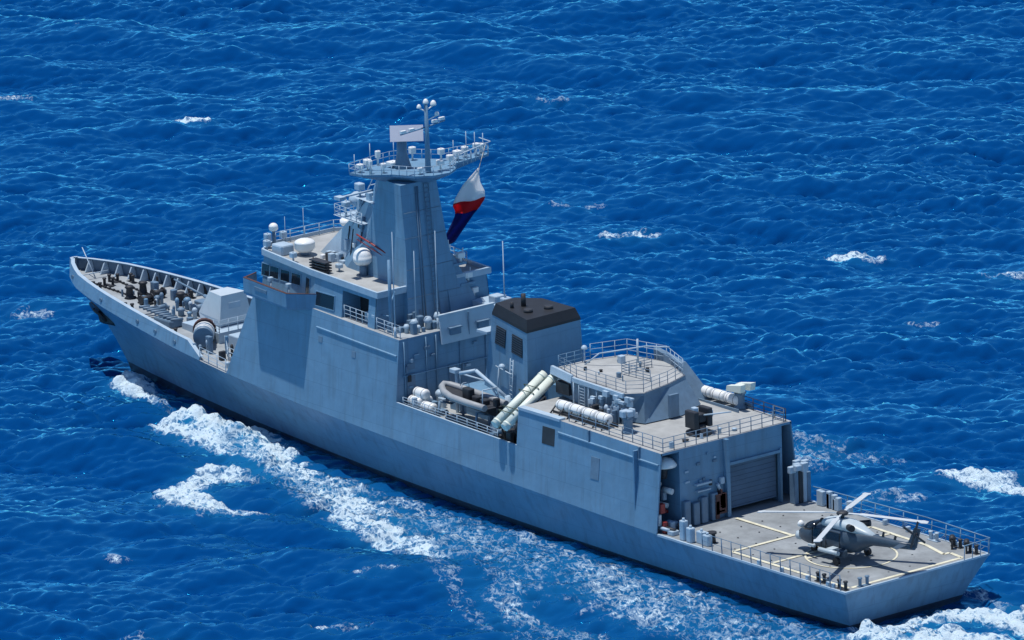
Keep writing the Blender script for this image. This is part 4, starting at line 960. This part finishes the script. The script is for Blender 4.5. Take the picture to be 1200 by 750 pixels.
mb = MB(); mb.box(-4.1, -3.65, -.25, .25, .9, 1.5, .1); mb.cyl((-3.95, 0, .1), (-3.95, 0, .95), .12); mb.build('outboard_motor', 'black', rib)

# ------------------------------------------------------------------ flag
fl = thing('national_flag', 'white, red and blue flag streaming on a line beside the mast', 'flag', (59, -5, 16.6))
c0 = V(57.4, -5.0, 23.75); c1 = V(61.9, -5.1, 16.75)
imgR = V(-.624, -.781, -.033)
nu, nv = 26, 9
wd = [(0, .04), (.08, .22), (.2, .55), (.35, .95), (.45, 1.05), (.52, .85), (.62, .62), (.75, .55), (.9, .5), (1, .46)]
off = [(0, 0), (.2, -.1), (.4, .25), (.55, .45), (.75, .25), (1, 0)]
grid = []
for i in range(nu + 1):
    t = i / nu; c = c0.lerp(c1, t) + imgR * ip(t, off); w_ = ip(t, wd); row = []
    for j in range(nv + 1):
        u = j / nv - .5
        row.append(c + imgR * (u * 2.5 * w_) + V(.75, -.6, 0) * (.22 * math.sin(u * 9 + t * 9) * (w_ + .2)) + V(0, 0, 1) * (.25 * u * u) + V(0, 0, 1) * .5 * (u * w_) - V(59, -5, 16.6))
    grid.append(row)
def flagpart(name, t0, t1, m_):
    mb = MB(); a, b = round(t0 * nu), round(t1 * nu); vs_ = [p for r_ in grid[a:b + 1] for p in r_]; n = nv + 1
    mb.add(vs_, [[i * n + j, i * n + j + 1, (i + 1) * n + j + 1, (i + 1) * n + j] for i in range(b - a) for j in range(nv)], True)
    o = mb.build(name, m_, fl); so_ = o.modifiers.new('thickness', 'SOLIDIFY'); so_.thickness = .02; return o
flagpart('white_field', 0, .42, 'flag_white'); flagpart('red_band', .42, .58, 'flag_red'); flagpart('blue_band', .58, 1, 'flag_blue')
mb = MB(); o_ = V(59, -5, 16.6); mb.cyl(V(59.3, -7.3, 25.2) - o_, c0 - o_, .03, None, 4); mb.cyl(c1 - o_, V(61.5, -5.2, 14.0) - o_ + V(0, 0, 1.4), .03, None, 4); mb.build('halyard', 'rope', fl)

# ------------------------------------------------------------------ helicopter
hel = thing('helicopter', 'dark grey naval helicopter parked on the flight deck with rotor blades spread', 'helicopter', (6.8, 1.35, 3.53), R(5))
def ell(x, w_, zc, h, p=2.5, n=18):
    out = []
    for k in range(n):
        t = 2 * math.pi * k / n; c, s_ = math.cos(t), math.sin(t)
        out.append(V(x, w_ * math.copysign(abs(c) ** (2 / p), c), zc + h * math.copysign(abs(s_) ** (2 / p), s_)))
    return out
fus = [(4.35, .15, 1.25, .18), (4.1, .5, 1.25, .42), (3.6, .78, 1.3, .62), (2.9, .95, 1.42, .82), (2.2, 1.0, 1.52, .98), (1.2, 1.02, 1.55, 1.02), (0, 1.02, 1.55, 1.02), (-1.0, 1.0, 1.6, .98), (-1.9, .82, 1.72, .82), (-2.6, .55, 1.9, .58), (-3.2, .38, 2.0, .42), (-5.5, .26, 2.12, .3), (-7.3, .18, 2.25, .24)]
mb = MB(); mb.loft([ell(*f) for f in fus]); body = mb.build('fuselage', 'heli_grey', hel)
mb = MB(); mb.loft([ell(x, w_, z, h) for x, w_, z, h in ((2.0, .3, 2.55, .1), (1.5, .72, 2.6, .34), (.6, .82, 2.68, .42), (-.6, .82, 2.68, .44), (-1.6, .7, 2.6, .40), (-2.5, .4, 2.42, .25), (-3.3, .2, 2.3, .1))]); mb.build('engine_cowling', 'heli_light', hel)
mb = MB()
for s_ in (1, -1): mb.cyl((-1.2, s_ * .6, 2.75), (-1.9, s_ * 1.0, 2.85), .24, .26, 12); mb.cyl((1.55, s_ * .5, 2.72), (1.7, s_ * .5, 2.74), .2, .2, 12)
mb.build('exhaust_pipe', 'black', hel)
mb = MB(); mb.loft([ell(x, w_, z, h) for x, w_, z, h in ((3.62, .55, 1.75, .26), (3.2, .80, 1.88, .42), (2.6, .93, 2.02, .46), (2.05, .9, 2.12, .42))]); mb.build('windscreen', 'glass', hel)
for s_ in (1, -1):
    mb = MB(); mb.hexa([(1.35, s_ * .98, 1.55), (2.15, s_ * .965, 1.55), (2.15, s_ * 1.03, 1.55), (1.35, s_ * 1.045, 1.55)], [(1.35, s_ * .85, 2.2), (2.05, s_ * .83, 2.15), (2.05, s_ * .93, 2.15), (1.35, s_ * .97, 2.2)]); mb.build('window', 'glass', hel)
    mb = MB(); mb.hexa([(-.55, s_ * .98, 1.6), (.75, s_ * .98, 1.6), (.75, s_ * 1.045, 1.6), (-.55, s_ * 1.045, 1.6)], [(-.55, s_ * .85, 2.2), (.75, s_ * .85, 2.2), (.75, s_ * .96, 2.2), (-.55, s_ * .96, 2.2)]); mb.build('window', 'glass', hel)
    mb = MB(); mb.cyl((-.9, s_ * .8, 1.1), (-.9, s_ * 1.75, .75), .12); mb.cyl((-.9, s_ * 1.55, 1.0), (-.9, s_ * 1.55, .3), .1); mb.box(-1.4, -.4, s_ * .9, s_ * 1.4, .62, 1.1, .1); mb.build('landing_gear', 'heli_grey', hel)
    mb = MB(); mb.cyl((-.9, s_ * 1.55, .3), (-.9, s_ * 1.8, .3), .3, None, 14); mb.build('wheel', 'black', hel)
    mb = MB(); mb.loft([[V(-6.7, s_ * .2, 2.3), V(-6.0, s_ * .2, 2.32), V(-6.0, s_ * .2, 2.26), V(-6.7, s_ * .2, 2.26)], [V(-6.8, s_ * 1.35, 2.3), V(-6.35, s_ * 1.35, 2.32), V(-6.35, s_ * 1.35, 2.28), V(-6.8, s_ * 1.35, 2.27)]], smooth=False); mb.build('tailplane', 'heli_grey', hel)
mb = MB(); mb.cyl((3.0, 0, 1.0), (3.0, 0, .3), .08)
mb.build('landing_gear', 'heli_grey', hel)
mb = MB()
for s_ in (-.12, .12): mb.cyl((3.0, s_ - .06, .22), (3.0, s_ + .06, .22), .22, None, 12)
mb.build('wheel', 'black', hel)
mb = MB(); mb.lathe((4.3, 0, 1.05), [(.1, -.4), (.42, -.3), (.5, -.05), (.42, .2), (.1, .32)], 14); mb.build('nose_radome', 'heli_light', hel)
mb = MB(); mb.lathe((4.35, 0, 1.85), [(.1, -.25), (.25, -.15), (.27, .05), (.1, .25)], 12); mb.build('camera_turret', 'white', hel)
mb = MB(); mb.hexa([(-6.6, .06, 2.3), (-7.5, .05, 2.2), (-7.5, -.05, 2.2), (-6.6, -.06, 2.3)], [(-7.35, .05, 3.75), (-7.95, .04, 3.75), (-7.95, -.04, 3.75), (-7.35, -.05, 3.75)]); mb.build('tail_fin', 'heli_grey', hel)
mb = MB(); c_ = V(-7.6, .28, 3.3); mb.cyl((-7.6, .05, 3.3), (-7.6, .35, 3.3), .12)
for k in range(4):
    a_ = R(20 + 90 * k); d = V(math.cos(a_), 0, math.sin(a_)); nrm = V(-d.z, 0, d.x); mb.hexa([c_ + d * .15 + nrm * .09, c_ + d * .15 - nrm * .09, c_ + d * 1.15 - nrm * .09, c_ + d * 1.15 + nrm * .09], [p + V(0, .04, 0) for p in (c_ + d * .15 + nrm * .09, c_ + d * .15 - nrm * .09, c_ + d * 1.15 - nrm * .09, c_ + d * 1.15 + nrm * .09)])
mb.build('tail_rotor', 'dark', hel)
mb = MB(); mb.cyl((0, 0, 2.9), (0, 0, 3.5), .16, .13, 10); mb.lathe((0, 0, 3.38), [(.42, 0), (.48, .12), (.3, .26)], 12); hub = mb.build('rotor_hub', 'dark', hel)
for k in range(4):
    a_ = R(27 + 90 * k); d = V(math.cos(a_), math.sin(a_), 0); n_ = V(-d.y, d.x, 0); mb = MB(); rr = []
    for r_, w_ in ((.35, .09), (1.3, .10), (1.5, .22), (6.0, .22), (6.2, .34), (6.6, .24)):
        z = 3.5 - .0075 * r_ * r_; c_ = d * r_ + V(0, 0, z); rr.append([c_ + n_ * w_ + V(0, 0, .02), c_ - n_ * w_ - V(0, 0, .01), c_ - n_ * w_ - V(0, 0, .05), c_ + n_ * w_ - V(0, 0, .03)])
    mb.loft(rr, smooth=False); mb.build('rotor_blade', 'blade', hub)
for s_ in (1, -1):
    mb = MB()
    for x0_, x1_ in ((-.62, -.58), (.80, .84), (1.28, 1.32), (2.2, 2.24)): mb.hexa([(x0_, s_ * 1.0, .85), (x1_, s_ * 1.0, .85), (x1_, s_ * 1.05, .85), (x0_, s_ * 1.05, .85)], [(x0_, s_ * .96, 2.2), (x1_, s_ * .96, 2.2), (x1_, s_ * 1.0, 2.2), (x0_, s_ * 1.0, 2.2)])
    mb.build('door_seam', 'black', body)
    mb = MB(); mb.cyl((1.9, s_ * 1.0, 1.0), (1.9, s_ * 1.35, .95), .05); mb.box(1.6, 2.3, s_ * 1.25, s_ * 1.45, .85, 1.02, .04); mb.build('boarding_step', 'heli_light', body)
mb = MB()
for x_, h_2 in ((-4.2, .5), (-5.4, .45), (2.2, .35)): mb.hexa([(x_, -.02, 2.2), (x_ + .3, -.02, 2.2), (x_ + .3, .02, 2.2), (x_, .02, 2.2)], [(x_ - .1, -.01, 2.3 + h_2), (x_ + .1, -.01, 2.3 + h_2), (x_ + .1, .01, 2.3 + h_2), (x_ - .1, .01, 2.3 + h_2)])
mb.build('blade_antenna', 'dark', body)
# weapon pylon slung on the port side
for s_ in (1, -1):
    mb = MB(); mb.cyl((-1.2, s_ * 1.75, .95), (.8, s_ * 1.75, .95), .16, None, 10); mb.box(-.5, .1, s_ * 1.0, s_ * 1.75, 1.0, 1.14); mb.build('stores_pylon', 'heli_light', hel)

# ------------------------------------------------------------------ sea
def ocean(N, L, Vw, ang, rms, seed, chop=1.0, spread=4):
    rg = np.random.default_rng(seed); k1 = 2 * np.pi * np.fft.fftfreq(N, L / N); KX, KY = np.meshgrid(k1, k1, indexing='ij'); K = np.hypot(KX, KY); K[0, 0] = 1
    Lw = Vw * Vw / 9.81; P = np.exp(-1 / (K * Lw) ** 2) / K ** 4; cs = (KX * math.cos(ang) + KY * math.sin(ang)) / K
    P *= np.abs(cs) ** spread + .015; P *= np.exp(-(K * L / N * .5) ** 2); P[0, 0] = 0
    H = (rg.normal(size=(N, N)) + 1j * rg.normal(size=(N, N))) * np.sqrt(P)
    h = np.real(np.fft.ifft2(H)); sc3 = rms / h.std(); h *= sc3
    dx = np.real(np.fft.ifft2(-1j * KX / K * H)) * sc3 * chop; dy = np.real(np.fft.ifft2(-1j * KY / K * H)) * sc3 * chop
    jx = np.gradient(dx, L / N, axis=0); jy = np.gradient(dy, L / N, axis=1); jxy = np.gradient(dx, L / N, axis=1)
    J = (1 + jx) * (1 + jy) - jxy * jxy
    return (h, dx, dy, J), L, N
def samp(F_, L, N, x, y):
    u = (x / L * N) % N; v = (y / L * N) % N; i = np.floor(u).astype(int) % N; j = np.floor(v).astype(int) % N; fu = u - np.floor(u); fv = v - np.floor(v); i1 = (i + 1) % N; j1 = (j + 1) % N
    return [(f[i, j] * (1 - fu) * (1 - fv) + f[i1, j] * fu * (1 - fv) + f[i, j1] * (1 - fu) * fv + f[i1, j1] * fu * fv) for f in F_]
va = math.atan2(F.y, F.x)                 # direction from the camera towards the ship
wa = va - R(9)
OA = ocean(1024, 229.0, 5.8, wa, .50, 3, .6, 5)
OB = ocean(1024, 83.0, 1.9, wa + R(13), .115, 8, .5, 4)
OC = ocean(1024, 47.0, 1.25, wa - R(9), .024, 9, .4, 4)
fd_, cd_ = np.array([math.cos(va), math.sin(va)]), np.array([math.sin(va), -math.cos(va)])
cen = np.array([58.0, -8.0])
res = .215
U_ = np.arange(-165, 215, res); W_ = np.arange(-140, 140, res)
UU, WW = np.meshgrid(U_, W_, indexing='ij')
X = cen[0] + UU * fd_[0] + WW * cd_[0]; Y = cen[1] + UU * fd_[1] + WW * cd_[1]
hA, dxA, dyA, JA = samp(*OA, X, Y); hB, dxB, dyB, JB = samp(*OB, X, Y); hC, dxC, dyC, JC = samp(*OC, X, Y)
# distance to the ship side for calm lee and bow wave
def smooth(a, b, x): t = np.clip((x - a) / (b - a), 0, 1); return t * t * (3 - 2 * t)
# foam strokes: x, y, radius, density (world metres)
ST = [
 # bow splash
 ([(96.2, 2.6), (94.6, 3.6), (91.8, 4.5), (88.5, 5.4), (85.5, 6.2)], [1.2, 1.5, 1.1, .7, .5], [.95, .95, .8, .6, .4]),
 # main bow wave
 ([(82.6, 7.6), (80.6, 6.0), (77.0, 6.6), (72.5, 7.2), (67.5, 8.6), (62.5, 9.4), (57, 10.2)], [1.8, 2.2, 2.2, 1.9, 1.7, 1.9, 2.2], [.72, .86, .88, .84, .78, .68, .62]),
 ([(81.5, 9.5), (77.0, 9.3), (72.0, 9.4)], [1.2, 1.3, 1.0], [.7, .85, .7]),
 # detached curl
 ([(65.0, 11.6), (68.2, 11.5), (70.3, 13.0), (69.3, 16.0), (66.3, 19.2), (62.5, 21.0), (59.3, 20.9), (57.2, 19.4)], [.9, 1.2, 1.6, 2.0, 2.0, 1.8, 1.6, 1.2], [.45, .62, .74, .80, .82, .82, .76, .5]),
 ([(57.2, 19.4), (54.5, 18.0)], [.8, .5], [.45, .3]),
 # stream along the side
 ([(60, 10.6), (55, 11.6), (50.5, 11.5), (45.5, 11.2), (40, 11.2), (34, 12.0), (27, 12.3), (20, 12.0), (12, 11.6), (5, 11.4), (-6, 11.0)], [2.6, 2.8, 2.8, 3.2, 3.4, 3.6, 3.8, 3.8, 3.6, 3.4, 3.6], [.66, .62, .54, .49, .45, .43, .42, .42, .43, .44, .48]),
 ([(51, 14.6), (46, 14.6), (41, 15.2), (37, 16.0)], [1.3, 1.7, 1.6, 1.2], [.75, .72, .62, .45]),
 ([(30, 15.5), (24.6, 19.0), (20.5, 20.0), (15.2, 19.2), (8, 19), (-2, 20)], [1.4, 1.6, 2.4, 2.6, 2.6, 3], [.40, .46, .43, .44, .45, .5]),
 ([(60, 7.9), (52, 7.9), (44, 8.0), (36, 8.3), (26, 8.6), (14, 8.6), (4, 8.2)], [.8, .8, .9, 1, 1, 1, 1], [.42, .44, .42, .42, .42, .42, .5]),
 ([(46, 15), (38, 17.8), (30, 20), (22, 23.5), (12, 26)], [.7, .7, .8, .9, 1], [.35, .35, .36, .38, .4]),
 # stern wake
 ([(.3, 5.6), (-1.2, 2.5), (-2.5, -1.0), (-4, -3.6), (-7, -4.5), (-14, -5)], [.8, 1.4, 2.0, 2.5, 3.0, 3.4], [.6, .9, 1.0, 1.0, .95, .9]),
 ([(-2, 6), (-8, 5), (-20, 4), (-60, 4)], [1.8, 3, 4.0, 5.0], [.7, .85, .8, .6]),
 ([(3.0, -6.5), (0, -7.0), (-4, -7.4), (-9, -7.8)], [.7, .5, .7, .9], [.45, .7, .6, .5]),
 # starboard
 ([(96, -2.6), (88, -6), (78, -9.5), (68, -11)], [1.2, 1.6, 1.8, 1.5], [.8, .8, .6, .5]),
 ([(46, -20.5), (42, -23.5), (38, -25.5), (33.5, -27.6)], [1.6, 2.0, 1.6, 1.0], [.38, .45, .42, .35]),
 ([(43, -19), (38, -20.5), (34, -18.5)], [1.6, 1.8, 1.4], [.38, .45, .36]),
 ([(24.6, -24.8), (22.5, -25.8), (20, -27.2), (17, -28.2)], [.8, 1.0, 1.0, 1.0], [.65, .75, .7, .6]),
 ([(26.5, -17), (23.0, -19.6)], [1.0, 1.0], [.4, .42]),
 # scattered whitecaps
 ([(170.6, -56.6), (168.8, -58.4)], [.7, .7], [.7, .66]), ([(106.2, -57.2), (103.8, -60.2)], [1.0, .9], [.66, .66]), ([(86.6, -66.4), (84.5, -68.4), (83, -69)], [.6, .8, .7], [.66, .72, .62]),
 ([(64.4, -56.6), (62.9, -58.2)], [.5, .6], [.5, .55]), ([(190.5, -50.2), (189, -51.8)], [.7, .7], [.55, .5]), ([(55.4, 33.7), (54.4, 32.7)], [.5, .4], [.5, .45]),
 ([(39.5, 43.9), (37.5, 42.4), (35, 41)], [.5, .6, .5], [.48, .5, .42]), ([(36.6, 23.8), (34.5, 22.0)], [.5, .4], [.55, .45]), ([(31, 32.5), (27.5, 30.4)], [.7, .6], [.5, .45]), ([(71, -72), (68.5, -74)], [1.2, 1.2], [.5, .46]),
 ([(149.8, -85.1), (148.6, -86.5)], [.6, .6], [.5, .5]), ([(122, -4), (120, -5.6)], [.9, .9], [.45, .42]), ([(119, -62), (116, -65)], [.6, .5], [.45, .4]),
]
foam = np.zeros_like(X); near = np.full(X.shape, 1e3)
sel = (np.abs(Y) < 100)
for pts, rad, den in ST:
    for (a, b, r0, r1, d0, d1) in zip(pts, pts[1:], rad, rad[1:], den, den[1:]):
        a = np.array(a); b = np.array(b); d = b - a; L2 = d @ d
        m_ = (X > min(a[0], b[0]) - 8) & (X < max(a[0], b[0]) + 8) & (Y > min(a[1], b[1]) - 8) & (Y < max(a[1], b[1]) + 8)
        x_ = X[m_]; y_ = Y[m_]; t = np.clip(((x_ - a[0]) * d[0] + (y_ - a[1]) * d[1]) / L2, 0, 1); dist = np.hypot(x_ - a[0] - t * d[0], y_ - a[1] - t * d[1])
        rr = r0 + (r1 - r0) * t; dd = d0 + (d1 - d0) * t
        # ragged radius driven by the waves themselves
        rr = rr * (1 + .55 * hB[m_] / .12 * .35 + .25 * hA[m_])
        f_ = dd * (1 - smooth(.55, 1.35, dist / np.maximum(rr, .1)))
        foam[m_] = np.maximum(foam[m_], f_)
# natural breaking crests
cap_ = smooth(.34, .05, JA * .6 + JB * .4) * .0
crest = np.clip((hA - 1.02) / .5, 0, 1) * smooth(.75, .45, JB) * .5
foam = np.maximum(foam, crest)
rl = np.random.default_rng(77); gust = np.zeros_like(X)
for _ in range(14):
    kx, ky = rl.normal(size=2) * 2 * np.pi / 55; gust += np.cos(kx * X + ky * Y + rl.uniform(0, 6.28))
gust = np.clip(1 + .20 * gust / gust.std(), .6, 1.5)
# displacement
edge = smooth(0, 7, UU + 165) * smooth(0, 7, 215 - UU) * smooth(0, 7, WW + 140) * smooth(0, 7, 140 - WW)
amp = edge
xh = np.clip(X, 0, 99); yw_ = np.interp(xh, [a for a, _ in YW], [b for _, b in YW]); dside = np.abs(Y) - yw_
inside = (X > -2) & (X < 103)
calm = np.where(inside, .35 + .65 * smooth(0, 5, dside), 1.0)
Z = (hA + (hB + hC) * gust) * amp * calm
# bow wave ridge and curl swell
ridge = np.zeros_like(X)
for (px_, py_, sx, sy, h_) in ((95.2, 3.2, 1.9, 1.3, 1.1), (91, 4.4, 3, 1.1, .45), (80.5, 7.2, 3.2, 1.8, 1.0), (74, 7.9, 4, 1.5, .85), (66, 9.3, 4, 1.6, .6), (69, 16.5, 1.6, 3.0, .35), (61, 21, 3, 1.0, .35), (50, 11.5, 6, 2, .25), (-3, 0, 2.5, 4, .6), (-9, 2, 4, 5, .5)):
    ridge += h_ * np.exp(-((X - px_) / sx) ** 2 - ((Y - py_) / sy) ** 2)
    if px_ > 50: ridge += h_ * np.exp(-((X - px_) / sx) ** 2 - ((Y + py_) / sy) ** 2) * .8
rg = np.random.default_rng(4)
Z = Z + ridge + foam * (.16 * hB / .115 + .10 * hC / .024 + .05)
dX = (dxA + (dxB + dxC) * gust) * amp * calm; dY = (dyA + (dyB + dyC) * gust) * amp * calm
nu_, nw_ = X.shape
co = np.stack([X + dX, Y + dY, Z], -1).reshape(-1, 3).astype(np.float32)
idx = np.arange(nu_ * nw_).reshape(nu_, nw_)
q = np.stack([idx[:-1, :-1], idx[:-1, 1:], idx[1:, 1:], idx[1:, :-1]], -1).reshape(-1, 4)
# far flat sea ring, joined to the wave field's rim at water level
far = 45000.0

u0, u1, w0, w1 = U_[0], U_[-1], W_[0], W_[-1]
base = len(co)
gu = np.concatenate([[-far], np.linspace(-900, u0, 300)[:-1], np.linspace(u0, u1, 130)[:-1], np.linspace(u1, 900, 280), [far]])
gw = np.concatenate([[-far], np.linspace(-800, w0, 290)[:-1], np.linspace(w0, w1, 90)[:-1], np.linspace(w1, 800, 290), [far]])
GU, GW = np.meshgrid(gu, gw, indexing='ij'); GX = cen[0] + GU * fd_[0] + GW * cd_[0]; GY = cen[1] + GU * fd_[1] + GW * cd_[1]
gout = np.maximum(np.maximum(u0 - GU, GU - u1), np.maximum(w0 - GW, GW - w1)); gfade = smooth(0, 7, gout) * smooth(0, 150, 900 - np.abs(GU)) * smooth(0, 150, 800 - np.abs(GW))
gh = samp([OA[0][0] + 0], OA[1], OA[2], GX, GY)[0] + samp([OB[0][0] + 0], OB[1], OB[2], GX, GY)[0]
ex = np.stack([GX, GY, np.where(gfade > 0, gh * gfade, 0)], -1).reshape(-1, 3)
gi = np.arange(GU.size).reshape(GU.shape) + base
hole = (GU[:-1, :-1] >= u0 - 1e-6) & (GU[1:, :-1] <= u1 + 1e-6) & (GW[:-1, :-1] >= w0 - 1e-6) & (GW[:-1, 1:] <= w1 + 1e-6)
eq = np.stack([gi[:-1, :-1], gi[:-1, 1:], gi[1:, 1:], gi[1:, :-1]], -1)[~hole]
co = np.concatenate([co, np.array(ex, np.float32)]); q = np.concatenate([q, np.array(eq)]).astype(np.int32)
me = bpy.data.meshes.new('sea'); me.vertices.add(len(co)); me.vertices.foreach_set('co', co.ravel())
me.loops.add(q.size); me.loops.foreach_set('vertex_index', q.ravel()); me.polygons.add(len(q))
me.polygons.foreach_set('loop_start', np.arange(0, q.size, 4, dtype=np.int32)); me.polygons.foreach_set('use_smooth', np.ones(len(q), bool))
me.update(calc_edges=True)
at = me.attributes.new('foam', 'FLOAT', 'POINT'); at.data.foreach_set('value', np.concatenate([foam.ravel(), np.zeros(len(ex))]).astype(np.float32))
# aerated water halo around foam (blurred)
def blur(a, n):
    for _ in range(3):
        c = np.cumsum(np.pad(a, ((n + 1, n), (0, 0)), mode='edge'), 0); a = (c[2 * n + 1:] - c[:-2 * n - 1]) / (2 * n + 1)
        c = np.cumsum(np.pad(a, ((0, 0), (n + 1, n)), mode='edge'), 1); a = (c[:, 2 * n + 1:] - c[:, :-2 * n - 1]) / (2 * n + 1)
    return a
halo = np.clip(blur(foam, 5) * 1.1, 0, 1)
at = me.attributes.new('aerated', 'FLOAT', 'POINT'); at.data.foreach_set('value', np.concatenate([halo.ravel(), np.zeros(len(ex))]).astype(np.float32))
seao = bpy.data.objects.new('sea', me); C.objects.link(seao); seao['kind'] = 'structure'; seao['label'] = 'deep blue open sea with wind waves and white foam along the hull'
m = bpy.data.materials.new('sea_water'); m.use_nodes = True; t = m.node_tree; N_ = t.nodes; Lk = t.links; b = N_['Principled BSDF']; out = N_['Material Output']
def node(tp, **k):
    n = N_.new(tp)
    for a, v in k.items(): setattr(n, a, v)
    return n
geo = node('ShaderNodeNewGeometry'); af = node('ShaderNodeAttribute', attribute_name='foam'); aa = node('ShaderNodeAttribute', attribute_name='aerated')
b.inputs['Roughness'].default_value = .10; b.inputs['IOR'].default_value = 1.36
b.inputs['Specular IOR Level'].default_value = .5; b.inputs['Specular Tint'].default_value = (.25, .72, 1, 1)
def noise(scale, detail, rough, stretch=(1, 1, 1), dist=0, rot=0):
    mp = node('ShaderNodeMapping', vector_type='TEXTURE'); mp.inputs['Scale'].default_value = stretch; mp.inputs['Rotation'].default_value = (0, 0, rot); Lk.new(geo.outputs['Position'], mp.inputs['Vector'])
    n = node('ShaderNodeTexNoise'); n.inputs['Scale'].default_value = scale; n.inputs['Detail'].default_value = detail; n.inputs['Roughness'].default_value = rough; n.inputs['Distortion'].default_value = dist
    Lk.new(mp.outputs[0], n.inputs['Vector']); return n.outputs['Fac']
def math_(op, a, b_=None, c=None, clamp=False):
    n = node('ShaderNodeMath', operation=op, use_clamp=clamp)
    for i, v in enumerate((a, b_, c)):
        if v is None: continue
        if isinstance(v, (int, float)): n.inputs[i].default_value = v
        else: Lk.new(v, n.inputs[i])
    return n.outputs[0]
def rng_(v, a, b_, c=0, d=1, smooth_=True):
    n = node('ShaderNodeMapRange'); n.interpolation_type = 'SMOOTHSTEP' if smooth_ else 'LINEAR'
    for nm, val in (('From Min', a), ('From Max', b_), ('To Min', c), ('To Max', d)):
        if isinstance(val, (int, float)): n.inputs[nm].default_value = val
        else: Lk.new(val, n.inputs[nm])
    Lk.new(v, n.inputs['Value']); return n.outputs[0]
# body colour
mixc = node('ShaderNodeMix', data_type='RGBA'); mixc.inputs[6].default_value = (.0010, .050, .190, 1); mixc.inputs[7].default_value = (.014, .19, .38, 1)
Lk.new(math_('MULTIPLY', aa.outputs['Fac'], .8, clamp=True), mixc.inputs[0]); Lk.new(mixc.outputs[2], b.inputs['Base Color'])
# ripples
r1 = noise(2.4, 4, .55, (1, 2.6, 1), 0, va + R(6)); r2 = noise(7.0, 3, .6, (1, 2, 1), 0, va)
hgt = math_('ADD', math_('MULTIPLY', r1, .024), math_('MULTIPLY', r2, .0025))
bp = node('ShaderNodeBump'); bp.inputs['Strength'].default_value = .9; bp.inputs['Distance'].default_value = 1.0; Lk.new(hgt, bp.inputs['Height'])
b.inputs['Specular IOR Level'].default_value = 0; b.inputs['Roughness'].default_value = .9; b.inputs['IOR'].default_value = 1.0
gl = node('ShaderNodeBsdfGlossy'); gl.inputs['Color'].default_value = (.17, .76, 1, 1); gl.inputs['Roughness'].default_value = .06; Lk.new(bp.outputs[0], gl.inputs['Normal'])
fz = node('ShaderNodeLayerWeight'); fz.inputs['Blend'].default_value = .5; Lk.new(bp.outputs[0], fz.inputs['Normal'])
fpow = math_('MULTIPLY', math_('POWER', rng_(fz.outputs['Facing'], .30, 1.0, 0, 1, False)  , 1.8), 1.5, clamp=True)
wmix = node('ShaderNodeMixShader'); Lk.new(fpow, wmix.inputs[0]); Lk.new(b.outputs[0], wmix.inputs[1]); Lk.new(gl.outputs[0], wmix.inputs[2])
# foam
f1 = noise(1.1, 9, .70, (1.9, 1.0, 1), .5, R(-8)); f2 = noise(4.2, 6, .72, (1.6, 1.0, 1), .3, R(-8))
vo = node('ShaderNodeTexVoronoi', feature='DISTANCE_TO_EDGE'); vo.inputs['Scale'].default_value = 1.7; vo.inputs['Randomness'].default_value = 1
mpv = node('ShaderNodeMapping'); mpv.inputs['Scale'].default_value = (.7, 1.2, 1); 
nv_ = node('ShaderNodeTexNoise'); nv_.inputs['Scale'].default_value = 1.1; nv_.inputs['Detail'].default_value = 4; Lk.new(geo.outputs['Position'], nv_.inputs['Vector'])
vadd = node('ShaderNodeVectorMath', operation='MULTIPLY_ADD'); vadd.inputs[1].default_value = (2.2, 2.2, 0); Lk.new(nv_.outputs['Color'], vadd.inputs[0]); Lk.new(geo.outputs['Position'], vadd.inputs[2]); Lk.new(vadd.outputs[0], mpv.inputs['Vector']); Lk.new(mpv.outputs[0], vo.inputs['Vector'])
lace = rng_(vo.outputs['Distance'], 0, .30, .10, -.05)
nz = math_('ADD', math_('ADD', math_('MULTIPLY', f1, .62), math_('MULTIPLY', f2, .38)), lace)
nzn = rng_(nz, .32, .80, 0, 1, False)
low = noise(.22, 3, .6, (2.4, 1, 1), .6, R(-6))
fden = math_('MULTIPLY', af.outputs['Fac'], rng_(low, .36, .62, .70, 1.16))
thr = math_('SUBTRACT', 1.0, fden)
mask = rng_(nzn, math_('SUBTRACT', thr, .02), math_('ADD', thr, .24))
thin = math_('MULTIPLY', rng_(nzn, math_('SUBTRACT', thr, .22), math_('ADD', thr, .10)), .38)
mask = math_('MAXIMUM', mask, thin)
mask = math_('MULTIPLY', mask, rng_(af.outputs['Fac'], .04, .25))
fm = node('ShaderNodeBsdfPrincipled'); fm.inputs['Base Color'].default_value = (.63, .78, .88, 1); fm.inputs['Roughness'].default_value = .9; fm.inputs['Specular IOR Level'].default_value = .2
fb_ = node('ShaderNodeBump'); fb_.inputs['Strength'].default_value = .8; fb_.inputs['Distance'].default_value = .35; Lk.new(f2, fb_.inputs['Height']); Lk.new(fb_.outputs[0], fm.inputs['Normal'])
ms = node('ShaderNodeMixShader'); Lk.new(mask, ms.inputs[0]); Lk.new(wmix.outputs[0], ms.inputs[1]); Lk.new(fm.outputs[0], ms.inputs[2]); Lk.new(ms.outputs[0], out.inputs['Surface'])
me.materials.append(m)
